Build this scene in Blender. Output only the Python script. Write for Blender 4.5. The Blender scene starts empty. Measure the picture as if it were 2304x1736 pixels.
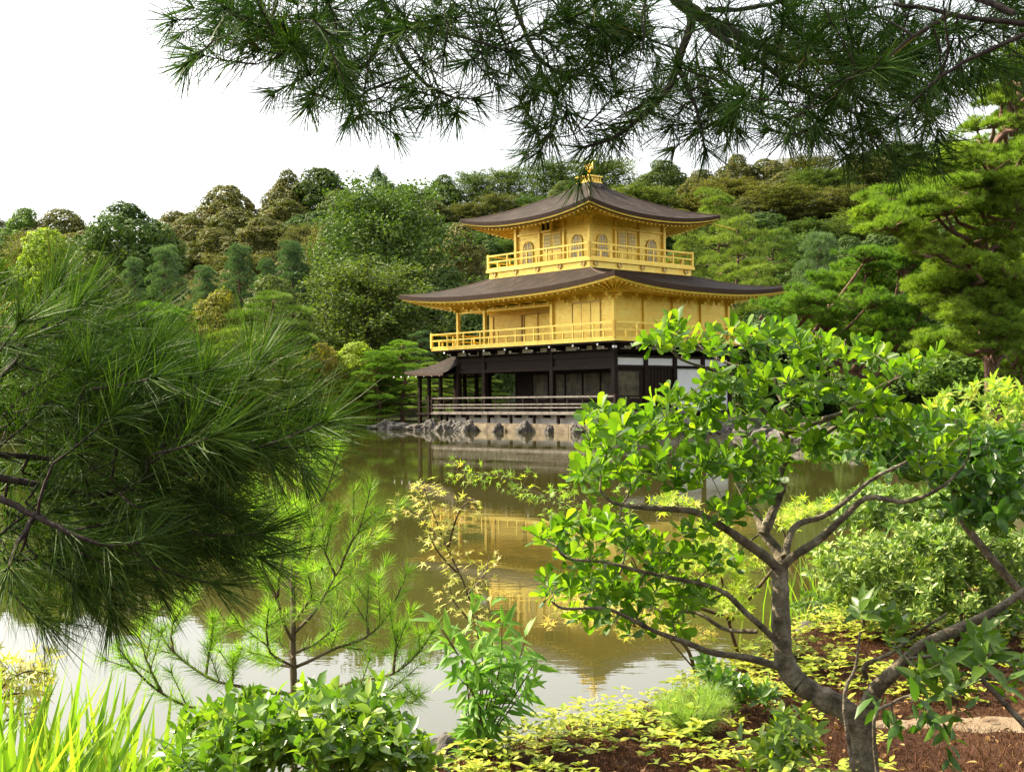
import bpy, bmesh, math, random
import numpy as np
from mathutils import Vector, Matrix, noise
PI = math.pi
rng = np.random.default_rng(7)
random.seed(7)
scene = bpy.context.scene
col = scene.collection

# ------------------------------------------------------------------ camera, world, sun, exposure
F_PX, PITCH, ROLL, EYE = 2800.0, 0.0120, 0.0088, 1.56
cam_d = bpy.data.cameras.new('camera')
cam_d.sensor_width = 36.0
cam_d.lens = 36.0 * F_PX / 2304.0
cam_d.clip_start = 0.05
cam_d.clip_end = 5000
cam = bpy.data.objects.new('camera', cam_d)
col.objects.link(cam)
cam.matrix_world = Matrix.Translation((0, 0, EYE)) @ Matrix.Rotation(PI/2 + PITCH, 4, 'X') @ Matrix.Rotation(-ROLL, 4, 'Z')
scene.camera = cam

SUN_EL, SUN_AZ = math.radians(44), math.radians(-64)       # azimuth measured from +Y (view direction) towards +X
w = bpy.data.worlds.new('World'); scene.world = w; w.use_nodes = True
nt = w.node_tree; nt.nodes.clear()
wo = nt.nodes.new('ShaderNodeOutputWorld'); bg = nt.nodes.new('ShaderNodeBackground')
sky = nt.nodes.new('ShaderNodeTexSky'); sky.sky_type = 'NISHITA'; sky.sun_disc = False
sky.sun_elevation = SUN_EL; sky.sun_rotation = SUN_AZ
sky.air_density = 1.2; sky.dust_density = 5.0; sky.ozone_density = 1.0
bg.inputs['Strength'].default_value = 0.13
# a thin veil of white cloud over the sky
tc = nt.nodes.new('ShaderNodeTexCoord'); mp = nt.nodes.new('ShaderNodeMapping'); mp.inputs['Scale'].default_value = (1.2, 1.2, 3.0)
cn = nt.nodes.new('ShaderNodeTexNoise'); cn.inputs['Scale'].default_value = 1.6; cn.inputs['Detail'].default_value = 7
cr = nt.nodes.new('ShaderNodeValToRGB'); cr.color_ramp.elements[0].position = 0.30; cr.color_ramp.elements[1].position = 0.62
cr.color_ramp.elements[0].color = (.72, .72, .72, 1)
mx = nt.nodes.new('ShaderNodeMix'); mx.data_type = 'RGBA'
# cloud veil brighter towards the sun
dp = nt.nodes.new('ShaderNodeVectorMath'); dp.operation = 'DOT_PRODUCT'; dp.inputs[1].default_value = (math.sin(SUN_AZ)*math.cos(SUN_EL), math.cos(SUN_AZ)*math.cos(SUN_EL), math.sin(SUN_EL))
nv = nt.nodes.new('ShaderNodeVectorMath'); nv.operation = 'NORMALIZE'; nt.links.new(tc.outputs['Generated'], nv.inputs[0]); nt.links.new(nv.outputs[0], dp.inputs[0])
cr2 = nt.nodes.new('ShaderNodeValToRGB'); e_ = cr2.color_ramp.elements; e_[0].position = 0; e_[0].color = (.30, .305, .31, 1); e_[1].position = 1; e_[1].color = (1, 1, 1, 1)
e3_ = e_.new(.6); e3_.color = (.47, .475, .48, 1)
ml_ = nt.nodes.new('ShaderNodeVectorMath'); ml_.operation = 'SCALE'; ml_.inputs['Scale'].default_value = 10.0
nt.links.new(dp.outputs['Value'], cr2.inputs[0]); nt.links.new(cr2.outputs[0], ml_.inputs[0]); nt.links.new(ml_.outputs[0], mx.inputs[7])
nt.links.new(tc.outputs['Generated'], mp.inputs[0]); nt.links.new(mp.outputs[0], cn.inputs[0]); nt.links.new(cn.outputs[0], cr.inputs[0])
nt.links.new(cr.outputs[0], mx.inputs[0]); nt.links.new(sky.outputs[0], mx.inputs[6]); nt.links.new(mx.outputs[2], bg.inputs[0])
nt.links.new(bg.outputs[0], wo.inputs[0])
sd = bpy.data.lights.new('sun', 'SUN'); sd.energy = 5.0; sd.angle = math.radians(0.53); sd.color = (1.0, 0.87, 0.62)
so = bpy.data.objects.new('sun', sd); col.objects.link(so)
SUNV = Vector((math.sin(SUN_AZ)*math.cos(SUN_EL), math.cos(SUN_AZ)*math.cos(SUN_EL), math.sin(SUN_EL)))
so.rotation_euler = SUNV.to_track_quat('Z', 'Y').to_euler()
so.location = (0, 0, 60)
vs = scene.view_settings; vs.view_transform = 'Standard'; vs.look = 'None'; vs.exposure = 1.72; vs.gamma = 1.0
scene.cycles.max_bounces = 6; scene.cycles.transmission_bounces = 4; scene.cycles.diffuse_bounces = 3
scene.cycles.glossy_bounces = 3; scene.cycles.transparent_max_bounces = 8
scene.cycles.caustics_reflective = False; scene.cycles.caustics_refractive = False

# ------------------------------------------------------------------ helpers
def U(u, v, y):
    """world point that shows at photograph pixel (u, v) when it stands y metres ahead"""
    du, dv = u - 1152, v - 868
    c, s = math.cos(ROLL), math.sin(ROLL)
    x_ = c*du - s*dv; y_ = s*du + c*dv
    d = np.array([x_/F_PX, 1.0, -y_/F_PX])
    cy = math.cos(PITCH)*d[1] - math.sin(PITCH)*d[2]; cz = math.sin(PITCH)*d[1] + math.cos(PITCH)*d[2]
    k = y/cy
    return np.array([d[0]*k, y, EYE + cz*k])

class MB:
    """collects shapes, then links them as one mesh object"""
    def __init__(s): s.V = []; s.Q = []; s.T = []; s.n = 0; s.mq = []; s.mt = []
    def add(s, V, faces, mi=0):
        V = np.asarray(V, float).reshape(-1, 3); f = np.asarray(faces, int) + s.n
        s.V.append(V); s.n += len(V)
        if f.shape[1] == 4: s.Q.append(f); s.mq.append(np.full(len(f), mi))
        else: s.T.append(f); s.mt.append(np.full(len(f), mi))
    def box(s, x0, x1, y0, y1, z0, z1, mi=0):
        V = [(x, y, z) for z in (z0, z1) for y in (y0, y1) for x in (x0, x1)]
        s.add(V, [(0,2,3,1),(4,5,7,6),(0,1,5,4),(2,6,7,3),(0,4,6,2),(1,3,7,5)], mi)
    def tube(s, P, R, k=6, mi=0, cap=True):
        P = np.asarray(P, float); n = len(P); R = np.broadcast_to(np.asarray(R, float), (n,))
        T = np.gradient(P, axis=0); T /= np.linalg.norm(T, axis=1)[:, None] + 1e-9
        a = np.array([0, 0, 1.0]) if abs(T[0][2]) < .9 else np.array([1.0, 0, 0])
        S = np.cross(T, a); S /= np.linalg.norm(S, axis=1)[:, None] + 1e-9; N = np.cross(S, T)
        an = np.arange(k)/k*2*PI
        V = P[:, None, :] + R[:, None, None]*(np.cos(an)[None, :, None]*S[:, None, :] + np.sin(an)[None, :, None]*N[:, None, :])
        i = np.arange(n-1)[:, None]*k; j = np.arange(k)[None, :]; j2 = (j+1) % k
        s.add(V.reshape(-1, 3), np.stack([i+j, i+j2, i+k+j2, i+k+j], -1).reshape(-1, 4), mi)
        if cap:
            s.add(np.vstack([V[-1], P[-1]]), [(m, (m+1) % k, k) for m in range(k)], mi)
            s.add(np.vstack([V[0], P[0]]), [((m+1) % k, m, k) for m in range(k)], mi)
    def scatter(s, tpl, C, T, N, L, W, mi=0):
        """copies of a leaf template (t along, s across, n normal) at points C"""
        tv, tf = tpl; C = np.asarray(C, float); T = nrm(T)
        S = nrm(np.cross(T, N)); N = np.cross(S, T)
        L = np.broadcast_to(np.asarray(L, float), (len(C),)); W = np.broadcast_to(np.asarray(W, float), (len(C),))
        V = (C[:, None, :] + tv[None, :, 0, None]*T[:, None, :]*L[:, None, None] + tv[None, :, 1, None]*S[:, None, :]*W[:, None, None]
             + tv[None, :, 2, None]*N[:, None, :]*L[:, None, None])
        if tv.shape[1] == 4: V = V + tv[None, :, 3, None]*N[:, None, :]*W[:, None, None]*1.0
        k = len(tv); base = (np.arange(len(C))*k)[:, None, None]
        for ff in tf:
            f = np.asarray(ff); s.Q_or_T(f, base, mi)
        s.V.append(V.reshape(-1, 3)); s.n += V.shape[0]*k
    def Q_or_T(s, f, base, mi):
        g = (base + f[None]).reshape(-1, f.shape[1]) + s.n
        if f.shape[1] == 4: s.Q.append(g); s.mq.append(np.full(len(g), mi))
        else: s.T.append(g); s.mt.append(np.full(len(g), mi))
    def mesh(s, name, mats, smooth=False):
        me = bpy.data.meshes.new(name)
        V = np.concatenate(s.V).astype(np.float32)
        Q = np.concatenate(s.Q) if s.Q else np.zeros((0, 4), int); T = np.concatenate(s.T) if s.T else np.zeros((0, 3), int)
        me.vertices.add(len(V)); me.vertices.foreach_set('co', V.ravel())
        nl = Q.size + T.size; me.loops.add(nl)
        me.loops.foreach_set('vertex_index', np.concatenate([Q.ravel(), T.ravel()]).astype(np.int32))
        me.polygons.add(len(Q)+len(T))
        st = np.concatenate([np.arange(len(Q))*4, Q.size + np.arange(len(T))*3]).astype(np.int32)
        me.polygons.foreach_set('loop_start', st)
        mi = np.concatenate(s.mq + s.mt).astype(np.int32) if (s.mq or s.mt) else np.zeros(0, np.int32)
        me.polygons.foreach_set('material_index', mi)
        me.update(calc_edges=True)
        me.polygons.foreach_set('use_smooth', np.full(len(me.polygons), smooth)); me.update()
        for m in (mats if isinstance(mats, (list, tuple)) else [mats]): me.materials.append(m)
        return me
    def build(s, name, mats, parent=None, smooth=False):
        o = bpy.data.objects.new(name, s.mesh(name, mats, smooth)); col.objects.link(o)
        if parent is not None: o.parent = parent
        return o

def nrm(a):
    a = np.asarray(a, float); return a/(np.linalg.norm(a, axis=-1, keepdims=True) + 1e-9)
def rdir(n, r=None):
    return nrm((r or rng).normal(size=(n, 3)))
def tag(o, label=None, cat=None, group=None, kind=None):
    if label: o['label'] = label
    if cat: o['category'] = cat
    if group: o['group'] = group
    if kind: o['kind'] = kind
    return o
def empty(name, loc=(0, 0, 0), rz=0):
    o = bpy.data.objects.new(name, None); col.objects.link(o); o.location = loc; o.rotation_euler = (0, 0, rz); o.empty_display_size = .2
    return o

# leaf templates
def leaf_tpl(prof, curve=0.15, fold=0.12):
    """prof: list of (t, halfwidth)"""
    V = []; F4 = []; F3 = []
    for t, h in prof: V += [(t, -h, -curve*t*t, fold*h), (t, 0, -curve*t*t, 0), (t, h, -curve*t*t, fold*h)]
    for i in range(len(prof)-1):
        a = i*3; b = a+3
        F4 += [(a, a+1, b+1, b), (a+1, a+2, b+2, b+1)]
    return np.array(V), [np.array(F4)]
OBOV = leaf_tpl([(0, .02), (.25, .20), (.55, .42), (.8, .5), (.94, .34), (1, .03)], .10, .25)
OVAL = leaf_tpl([(0, .03), (.3, .42), (.6, .45), (1, .02)], .18, .3)
LANCE = leaf_tpl([(0, .03), (.3, .5), (.65, .36), (1, .02)], .25, .3)
BLADE = leaf_tpl([(0, .4), (.35, .5), (.7, .38), (1, .03)], .22, .2)
NEED = (np.array([(0, -.5, 0), (0, .5, 0), (.55, .42, -.03), (.55, -.42, -.03), (1, 0, -.10)]), [np.array([(0, 1, 2, 3)]), np.array([(3, 2, 4)])])
NEED3 = (np.array([(0, -.5, 0), (0, .5, 0), (1, 0, 0)]), [np.array([(0, 1, 2)])])
CARD = (np.array([(0, -.3, 0), (.35, -.55, .05), (1, 0, -.12), (.4, .5, .08)]), [np.array([(0, 1, 2), (0, 2, 3)])])
_a = []
for i in range(11):
    an = math.radians(-150 + 30*i); r_ = .22 if i % 2 else (.60, .0, .80, .0, 1.0, .0, .80, .0, .60, .0, .2)[(i if i < 10 else 10)]
    if i in (0, 10): r_ = .5
    if i % 2 == 0 and i not in (0, 10): r_ = {2: .85, 4: 1.0, 6: 1.0, 8: .85}[i]
    _a.append((.3+.7*r_*math.cos(an), .7*r_*math.sin(an), -.08*r_ if i % 2 == 0 else .04))
STAR = (np.array([(.3, 0, .03)] + _a), [np.array([(0, i+1, i+2) for i in range(10)])])

# ------------------------------------------------------------------ materials
def mat(name): 
    m = bpy.data.materials.new(name); m.use_nodes = True; m.node_tree.nodes.clear(); return m, m.node_tree
def N_(t, k, **kw):
    n = t.nodes.new(k)
    for a, b in kw.items(): setattr(n, a, b)
    return n
def ramp(t, src, stops):
    r = N_(t, 'ShaderNodeValToRGB'); e = r.color_ramp.elements
    while len(e) < len(stops): e.new(.5)
    for i, (p, c) in enumerate(stops): e[i].position = p; e[i].color = (*c, 1)
    t.links.new(src, r.inputs[0]); return r.outputs[0]
def noise_(t, scale, detail=4, coord='Object', rough=.6, stretch=None):
    tc = N_(t, 'ShaderNodeTexCoord'); n = N_(t, 'ShaderNodeTexNoise'); n.inputs['Scale'].default_value = scale; n.inputs['Detail'].default_value = detail
    n.inputs['Roughness'].default_value = rough
    if stretch:
        m = N_(t, 'ShaderNodeMapping'); m.inputs['Scale'].default_value = stretch; t.links.new(tc.outputs[coord], m.inputs[0]); t.links.new(m.outputs[0], n.inputs[0])
    else: t.links.new(tc.outputs[coord], n.inputs[0])
    return n.outputs[0]
def leaf_mat(name, stops, trans=.35, rough=.6, spec=.12, tcol=None, nscale=.75, nmix=.5):
    """per-leaf colour from the island's random value, real translucency"""
    m, t = mat(name)
    g = N_(t, 'ShaderNodeNewGeometry'); nz = N_(t, 'ShaderNodeMapRange'); nz.inputs[1].default_value = .3; nz.inputs[2].default_value = .7
    t.links.new(noise_(t, nscale, 3), nz.inputs[0]); av = N_(t, 'ShaderNodeMix'); av.inputs[0].default_value = nmix
    t.links.new(g.outputs['Random Per Island'], av.inputs[2]); t.links.new(nz.outputs[0], av.inputs[3]); c = ramp(t, av.outputs[0], stops)
    oi = N_(t, 'ShaderNodeObjectInfo')
    hs = N_(t, 'ShaderNodeHueSaturation'); mr = N_(t, 'ShaderNodeMapRange'); t.links.new(oi.outputs['Random'], mr.inputs[0])
    mr.inputs[3].default_value = .84; mr.inputs[4].default_value = 1.2; t.links.new(mr.outputs[0], hs.inputs['Value'])
    mh = N_(t, 'ShaderNodeMapRange'); t.links.new(oi.outputs['Random'], mh.inputs[0]); mh.inputs[3].default_value = .515; mh.inputs[4].default_value = .485
    t.links.new(mh.outputs[0], hs.inputs['Hue']); t.links.new(c, hs.inputs['Color']); c = hs.outputs[0]
    p = N_(t, 'ShaderNodeBsdfPrincipled'); p.inputs['Roughness'].default_value = rough; p.inputs['Specular IOR Level'].default_value = spec
    t.links.new(c, p.inputs['Base Color'])
    o = N_(t, 'ShaderNodeOutputMaterial')
    if trans > 0:
        tr = N_(t, 'ShaderNodeBsdfTranslucent'); mm = N_(t, 'ShaderNodeMix', data_type='RGBA', blend_type='MULTIPLY'); mm.inputs[0].default_value = 1
        mm.inputs[7].default_value = (*(tcol or (1.9, 2.2, .7)), 1); t.links.new(c, mm.inputs[6]); t.links.new(mm.outputs[2], tr.inputs[0])
        ms = N_(t, 'ShaderNodeMixShader'); ms.inputs[0].default_value = trans
        t.links.new(p.outputs[0], ms.inputs[1]); t.links.new(tr.outputs[0], ms.inputs[2]); t.links.new(ms.outputs[0], o.inputs[0])
    else: t.links.new(p.outputs[0], o.inputs[0])
    return m
def surf(name, stops, scale=4, rough=.7, metal=0, bump=0, bscale=20, spec=.4, stretch=None, detail=5, rvar=0):
    m, t = mat(name)
    c = ramp(t, noise_(t, scale, detail, stretch=stretch), stops)
    p = N_(t, 'ShaderNodeBsdfPrincipled'); p.inputs['Roughness'].default_value = rough; p.inputs['Metallic'].default_value = metal
    p.inputs['Specular IOR Level'].default_value = spec
    t.links.new(c, p.inputs['Base Color'])
    if bump:
        b = N_(t, 'ShaderNodeBump'); b.inputs['Strength'].default_value = bump; b.inputs['Distance'].default_value = .02
        t.links.new(noise_(t, bscale, 6, stretch=stretch), b.inputs['Height']); t.links.new(b.outputs[0], p.inputs['Normal'])
    if rvar:
        mr = N_(t, 'ShaderNodeMapRange'); mr.inputs[3].default_value = rough - rvar; mr.inputs[4].default_value = rough + rvar
        t.links.new(noise_(t, bscale*.5, 4), mr.inputs[0]); t.links.new(mr.outputs[0], p.inputs['Roughness'])
    o = N_(t, 'ShaderNodeOutputMaterial'); t.links.new(p.outputs[0], o.inputs[0]); return m
M = {}
def gold_mat(name, stops, metal, rough):
    """gold leaf laid in small square sheets: every sheet a little different in tone and gloss"""
    m, t = mat(name); c = ramp(t, noise_(t, 2.2, 6), stops)
    tc = N_(t, 'ShaderNodeTexCoord'); ad = N_(t, 'ShaderNodeVectorMath'); ad.operation = 'ADD'; ad.inputs[1].default_value = (.037, .041, .03); t.links.new(tc.outputs['Object'], ad.inputs[0])
    sn = N_(t, 'ShaderNodeVectorMath'); sn.operation = 'SNAP'; sn.inputs[1].default_value = (.16, .16, .16); t.links.new(ad.outputs[0], sn.inputs[0])
    wn = N_(t, 'ShaderNodeTexWhiteNoise'); t.links.new(sn.outputs[0], wn.inputs[0])
    v = ramp(t, wn.outputs[0], [(0, (.84, .82, .78)), (1, (1.0, 1.0, 1.0))])
    mm = N_(t, 'ShaderNodeMix', data_type='RGBA', blend_type='MULTIPLY'); mm.inputs[0].default_value = 1; t.links.new(c, mm.inputs[6]); t.links.new(v, mm.inputs[7])
    p = N_(t, 'ShaderNodeBsdfPrincipled'); p.inputs['Metallic'].default_value = metal; t.links.new(mm.outputs[2], p.inputs['Base Color'])
    mr = N_(t, 'ShaderNodeMapRange'); mr.inputs[3].default_value = rough-.08; mr.inputs[4].default_value = rough+.10; t.links.new(wn.outputs[0], mr.inputs[0]); t.links.new(mr.outputs[0], p.inputs['Roughness'])
    b = N_(t, 'ShaderNodeBump'); b.inputs['Strength'].default_value = .35; b.inputs['Distance'].default_value = .02; t.links.new(noise_(t, 9, 6), b.inputs['Height']); t.links.new(b.outputs[0], p.inputs['Normal'])
    o = N_(t, 'ShaderNodeOutputMaterial'); t.links.new(p.outputs[0], o.inputs[0]); return m
M['gold'] = gold_mat('gold_leaf', [(.3, (.98, .63, .095)), (.7, (1.0, .79, .17))], .36, .36)
M['gold_dk'] = surf('gold_leaf_lattice', [(.3, (.62, .42, .12)), (.7, (.72, .52, .18))], 3, .5, .4, .2, 30)
M['pane'] = surf('window_paper', [(.3, (.50, .44, .34)), (.7, (.60, .54, .42))], 6, .6)
def shingle():
    m, t = mat('bark_shingles')
    tc = N_(t, 'ShaderNodeTexCoord'); mp = N_(t, 'ShaderNodeMapping'); mp.inputs['Scale'].default_value = (1, 1, 1)
    t.links.new(tc.outputs['Object'], mp.inputs[0])
    n1 = noise_(t, 1.3, 8, rough=.7); n2 = noise_(t, 24, 5, rough=.7)
    c1 = ramp(t, n1, [(.3, (.009, .005, .003)), (.5, (.022, .013, .008)), (.7, (.056, .038, .028))])
    c2 = ramp(t, n2, [(.3, (.45, .42, .42)), (.7, (1.35, 1.3, 1.3))])
    mm = N_(t, 'ShaderNodeMix', data_type='RGBA', blend_type='MULTIPLY'); mm.inputs[0].default_value = 1
    t.links.new(c1, mm.inputs[6]); t.links.new(c2, mm.inputs[7])
    wv = N_(t, 'ShaderNodeTexWave'); wv.wave_type = 'BANDS'; wv.bands_direction = 'Z'; wv.inputs['Scale'].default_value = 7; wv.inputs['Distortion'].default_value = 2.5
    wv.inputs['Detail'].default_value = 4
    t.links.new(tc.outputs['Object'], wv.inputs[0])
    b = N_(t, 'ShaderNodeBump'); b.inputs['Strength'].default_value = .7; b.inputs['Distance'].default_value = .03; t.links.new(wv.outputs[0], b.inputs['Height'])
    b2 = N_(t, 'ShaderNodeBump'); b2.inputs['Strength'].default_value = .8; b2.inputs['Distance'].default_value = .04; t.links.new(n2, b2.inputs['Height']); t.links.new(b.outputs[0], b2.inputs['Normal'])
    p = N_(t, 'ShaderNodeBsdfPrincipled'); p.inputs['Roughness'].default_value = .8; p.inputs['Specular IOR Level'].default_value = .15
    t.links.new(mm.outputs[2], p.inputs['Base Color']); t.links.new(b2.outputs[0], p.inputs['Normal'])
    o = N_(t, 'ShaderNodeOutputMaterial'); t.links.new(p.outputs[0], o.inputs[0]); return m
M['roof'] = shingle()
M['roof_edge'] = surf('bark_shingle_edge', [(.3, (.030, .017, .011)), (.7, (.075, .038, .022))], 8, .8, 0, .5, 40)
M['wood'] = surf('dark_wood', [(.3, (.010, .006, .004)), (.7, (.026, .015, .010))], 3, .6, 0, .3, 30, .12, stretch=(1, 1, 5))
M['wood_w'] = surf('weathered_sunlit_wood', [(.3, (.09, .07, .06)), (.7, (.26, .23, .20))], 5, .55, 0, .3, 30)  # pale from weathering and from sunlight put into the colour
M['white_end'] = surf('white_painted_ends', [(.3, (.74, .74, .72)), (.7, (.84, .84, .82))], 8, .6)
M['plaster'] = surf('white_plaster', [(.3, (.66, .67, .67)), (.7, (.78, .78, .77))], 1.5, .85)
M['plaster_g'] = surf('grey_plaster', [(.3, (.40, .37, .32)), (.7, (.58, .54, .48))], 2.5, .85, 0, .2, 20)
M['paint'] = surf('painted_screen', [(.4, (.035, .027, .015)), (.6, (.11, .085, .04))], 2.2, .6, detail=8)
M['slab'] = surf('orange_stone', [(.3, (.07, .055, .04)), (.5, (.19, .145, .095)), (.7, (.32, .26, .18))], 2.0, .85, 0, .5, 14, detail=8)
M['rock'] = surf('grey_rock', [(.3, (.022, .019, .016)), (.5, (.070, .061, .054)), (.7, (.17, .15, .13))], 3.0, .85, 0, .9, 9, detail=9)
M['bark'] = surf('grey_bark', [(.3, (.035, .026, .015)), (.45, (.11, .088, .055)), (.55, (.17, .14, .095)), (.7, (.30, .26, .19))], 22, .85, 0, 1.0, 70, detail=8)
M['bark_pine'] = surf('pine_bark', [(.3, (.014, .009, .007)), (.7, (.055, .036, .026))], 30, .9, 0, 1.0, 90, stretch=(1, 1, .5))
M['bark_red'] = surf('red_pine_bark', [(.3, (.06, .03, .02)), (.7, (.20, .11, .08))], 6, .9, 0, 1, 25)
M['bark_far'] = surf('trunk_bark', [(.3, (.03, .022, .016)), (.7, (.09, .07, .055))], 3, .9)
M['twig'] = surf('brown_twig', [(.3, (.05, .032, .016)), (.7, (.12, .085, .045))], 20, .8)
# ------------------------------------------------------------------ golden pavilion
CX, CY, YAW = 4.865, 59.048, 0.721
A2, B2 = 8.5, 11.766          # plan of the two lower storeys (east side, south side)
O3, P3, W3 = 1.482, 3.071, 5.535   # third storey offset and side
pav = empty('golden_pavilion', (CX, CY, 0), YAW)
tag(pav, 'gold covered three storey pavilion with curved bark roofs standing on the pond edge', 'pavilion')
def part(mb, name, m, parent=pav, smooth=False, label=None):
    o = mb.build(name, m, parent, smooth)
    if label: o['label'] = label
    return o
# a box on a face: s along, d outwards
def fb(mb, side, s0, s1, d0, d1, z0, z1, rect=(0, A2, 0, B2), mi=0):
    a0, a1, b0, b1 = rect
    if side == 'S': mb.box(a0-d1, a0-d0, b0+s0, b0+s1, z0, z1, mi)
    elif side == 'E': mb.box(a0+s0, a0+s1, b0-d1, b0-d0, z0, z1, mi)
    elif side == 'N': mb.box(a1+d0, a1+d1, b0+s0, b0+s1, z0, z1, mi)
    else: mb.box(a0+s0, a0+s1, b1+d0, b1+d1, z0, z1, mi)

# --- stone base and footing
R3 = (O3, O3+W3, P3, P3+W3)
mb = MB(); mb.box(-.92, A2+.9, -.92, B2+.9, -.6, .42); part(mb, 'stone_base', M['slab'])
mb = MB()
for i in range(9):    # joints between slabs: narrow proud coping stones
    mb.box(-1.02, -.90, -.9+i*1.52, -.9+i*1.52+1.49, -.5, .40+.02*(i % 2))
for i in range(7): mb.box(-.9+i*1.52, -.9+i*1.52+1.49, -1.02, -.90, -.5, .40+.02*(i % 2))
part(mb, 'base_slabs', M['slab'])
mb = MB(); mb.box(-.55, A2+.5, -.55, B2+.5, .42, .86); part(mb, 'footing', M['plaster_g'])
# --- first floor deck
DK = 1.04
mb = MB(); mb.box(-DK, A2+DK, -DK, B2+DK, .86, .985)
for i in range(12):
    mb.box(-DK+.1, -.45, -.4+i*1.07, -.26+i*1.07, .70, .858)
for i in range(9): mb.box(-.4+i*1.07, -.26+i*1.07, -DK+.1, -.45, .70, .858)
part(mb, 'deck', M['wood'])
mb = MB(); mb.box(-DK-.05, -DK-.003, -DK-.05, B2+DK+.05, .87, 1.02); mb.box(-DK-.05, A2*.5, -DK-.053, -DK-.003, .872, 1.018)
part(mb, 'deck_edge', M['wood_w'])
for i in range(8):
    mb = MB(); b = -.6+i*1.75; mb.box(-.95, -.83, b, b+.12, .42, .858); part(mb, 'deck_post', M['wood'])

def railing(side, s0, s1, z0, h, rect, mats, n, cornerpost=True, rails=(.06, .55, 1.0), th=.035, pmat=None, half=True, name='railing', off=0):
    rr = MB()
    for q, f in enumerate(rails):
        t = th*1.15 if q == len(rails)-1 else th
        fb(rr, side, s0-off, s1+off, -t, t, z0+h*f-t, z0+h*f+t, rect)
    ro = part(rr, name, mats)
    for i in range(n+1):
        s = s0+(s1-s0)*i/n; p = MB(); t = th*1.05
        if i in (0, n) and cornerpost: fb(p, side, s-t*1.6, s+t*1.6, -t*1.6, t*1.6, z0, z0+h*1.12, rect)
        else: fb(p, side, s-t, s+t, -t*.9, t*.9, z0, z0+h*(1.0 if i % 2 == 0 or not half else .55)-th*1.2, rect)
        part(p, 'post', pmat or mats, ro)
    return ro
RD = (-DK, A2+DK, -DK, B2+DK)
# first floor rail: weathered, with sunlit paleness put into the front rails' colour
railing('S', 0, B2+2*DK, .985, .77, RD, M['wood_w'], 13, rails=(.30, .52, .98), th=.032, pmat=M['wood'], half=False)
railing('E', .06, 2.6, .985, .77, RD, M['wood'], 3, rails=(.30, .52, .98), th=.03, half=False, cornerpost=False)
railing('W', .06, 3.2, .985, .77, RD, M['wood'], 4, rails=(.30, .52, .98), th=.03, half=False, cornerpost=False)
# --- first floor structure
COLS = (0, 4.28, 9.55, B2)
def column(a, b, z0, z1, r, m, name='column'):
    p = MB(); p.box(a-r, a+r, b-r, b+r, z0, z1); part(p, name, m)
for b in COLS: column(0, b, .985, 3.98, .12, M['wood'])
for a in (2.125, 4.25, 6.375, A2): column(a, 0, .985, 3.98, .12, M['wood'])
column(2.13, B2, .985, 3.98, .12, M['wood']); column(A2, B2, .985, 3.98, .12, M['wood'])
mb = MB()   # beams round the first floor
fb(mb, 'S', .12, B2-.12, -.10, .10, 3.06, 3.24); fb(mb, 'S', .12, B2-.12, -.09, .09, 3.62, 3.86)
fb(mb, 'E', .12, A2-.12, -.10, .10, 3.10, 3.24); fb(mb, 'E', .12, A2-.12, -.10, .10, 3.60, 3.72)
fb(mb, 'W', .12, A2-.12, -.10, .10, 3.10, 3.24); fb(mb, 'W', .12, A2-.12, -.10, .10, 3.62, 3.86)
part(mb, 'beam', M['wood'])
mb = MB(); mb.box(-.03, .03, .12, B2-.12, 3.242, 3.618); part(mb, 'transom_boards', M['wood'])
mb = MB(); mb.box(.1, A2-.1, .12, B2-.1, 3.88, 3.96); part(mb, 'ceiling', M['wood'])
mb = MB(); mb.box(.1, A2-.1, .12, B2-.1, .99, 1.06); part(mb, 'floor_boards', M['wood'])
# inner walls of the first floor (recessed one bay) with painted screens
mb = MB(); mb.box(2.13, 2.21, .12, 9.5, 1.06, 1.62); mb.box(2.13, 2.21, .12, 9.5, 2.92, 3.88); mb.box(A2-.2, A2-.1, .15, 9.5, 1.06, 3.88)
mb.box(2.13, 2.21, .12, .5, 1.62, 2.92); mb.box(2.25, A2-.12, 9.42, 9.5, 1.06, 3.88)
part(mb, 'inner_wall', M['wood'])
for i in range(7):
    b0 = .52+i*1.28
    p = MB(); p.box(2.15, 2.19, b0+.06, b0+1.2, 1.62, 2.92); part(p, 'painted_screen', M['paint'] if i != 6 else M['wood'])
    p = MB(); p.box(2.10, 2.24, b0+1.21, b0+1.29, 1.07, 2.95); part(p, 'screen_frame', M['wood'])
# east wall first floor: dark boards, white strip above, white plaster at the back two bays
p = MB(); p.box(.13, 2.0, -.02, .04, 1.0, 1.62); p.box(.13, 2.0, -.02, .04, 2.93, 3.098); p.box(1.72, 2.0, -.02, .04, 1.62, 2.93); part(p, 'board_wall', M['wood'])
p = MB(); p.box(.25, 1.72, .0, .03, 1.62, 2.93); part(p, 'painted_screen', M['paint'])
p = MB(); p.box(2.25, 4.13, -.02, .04, 1.0, 3.098)
for k in range(8): p.box(2.3+k*.24, 2.33+k*.24, -.045, -.022, 1.0, 3.09)
part(p, 'board_door', M['wood'])
for a0 in (.13, 2.25):
    p = MB(); p.box(a0, a0+1.87, -.02, .04, 3.242, 3.598); part(p, 'plaster_panel', M['plaster'])
for a0 in (4.38, 6.50):
    p = MB(); p.box(a0, a0+1.87, -.02, .04, 1.0, 3.098); part(p, 'plaster_wall', M['plaster'])
    p = MB(); p.box(a0, a0+1.87, -.02, .04, 3.242, 3.598); part(p, 'plaster_panel', M['plaster'])
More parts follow.
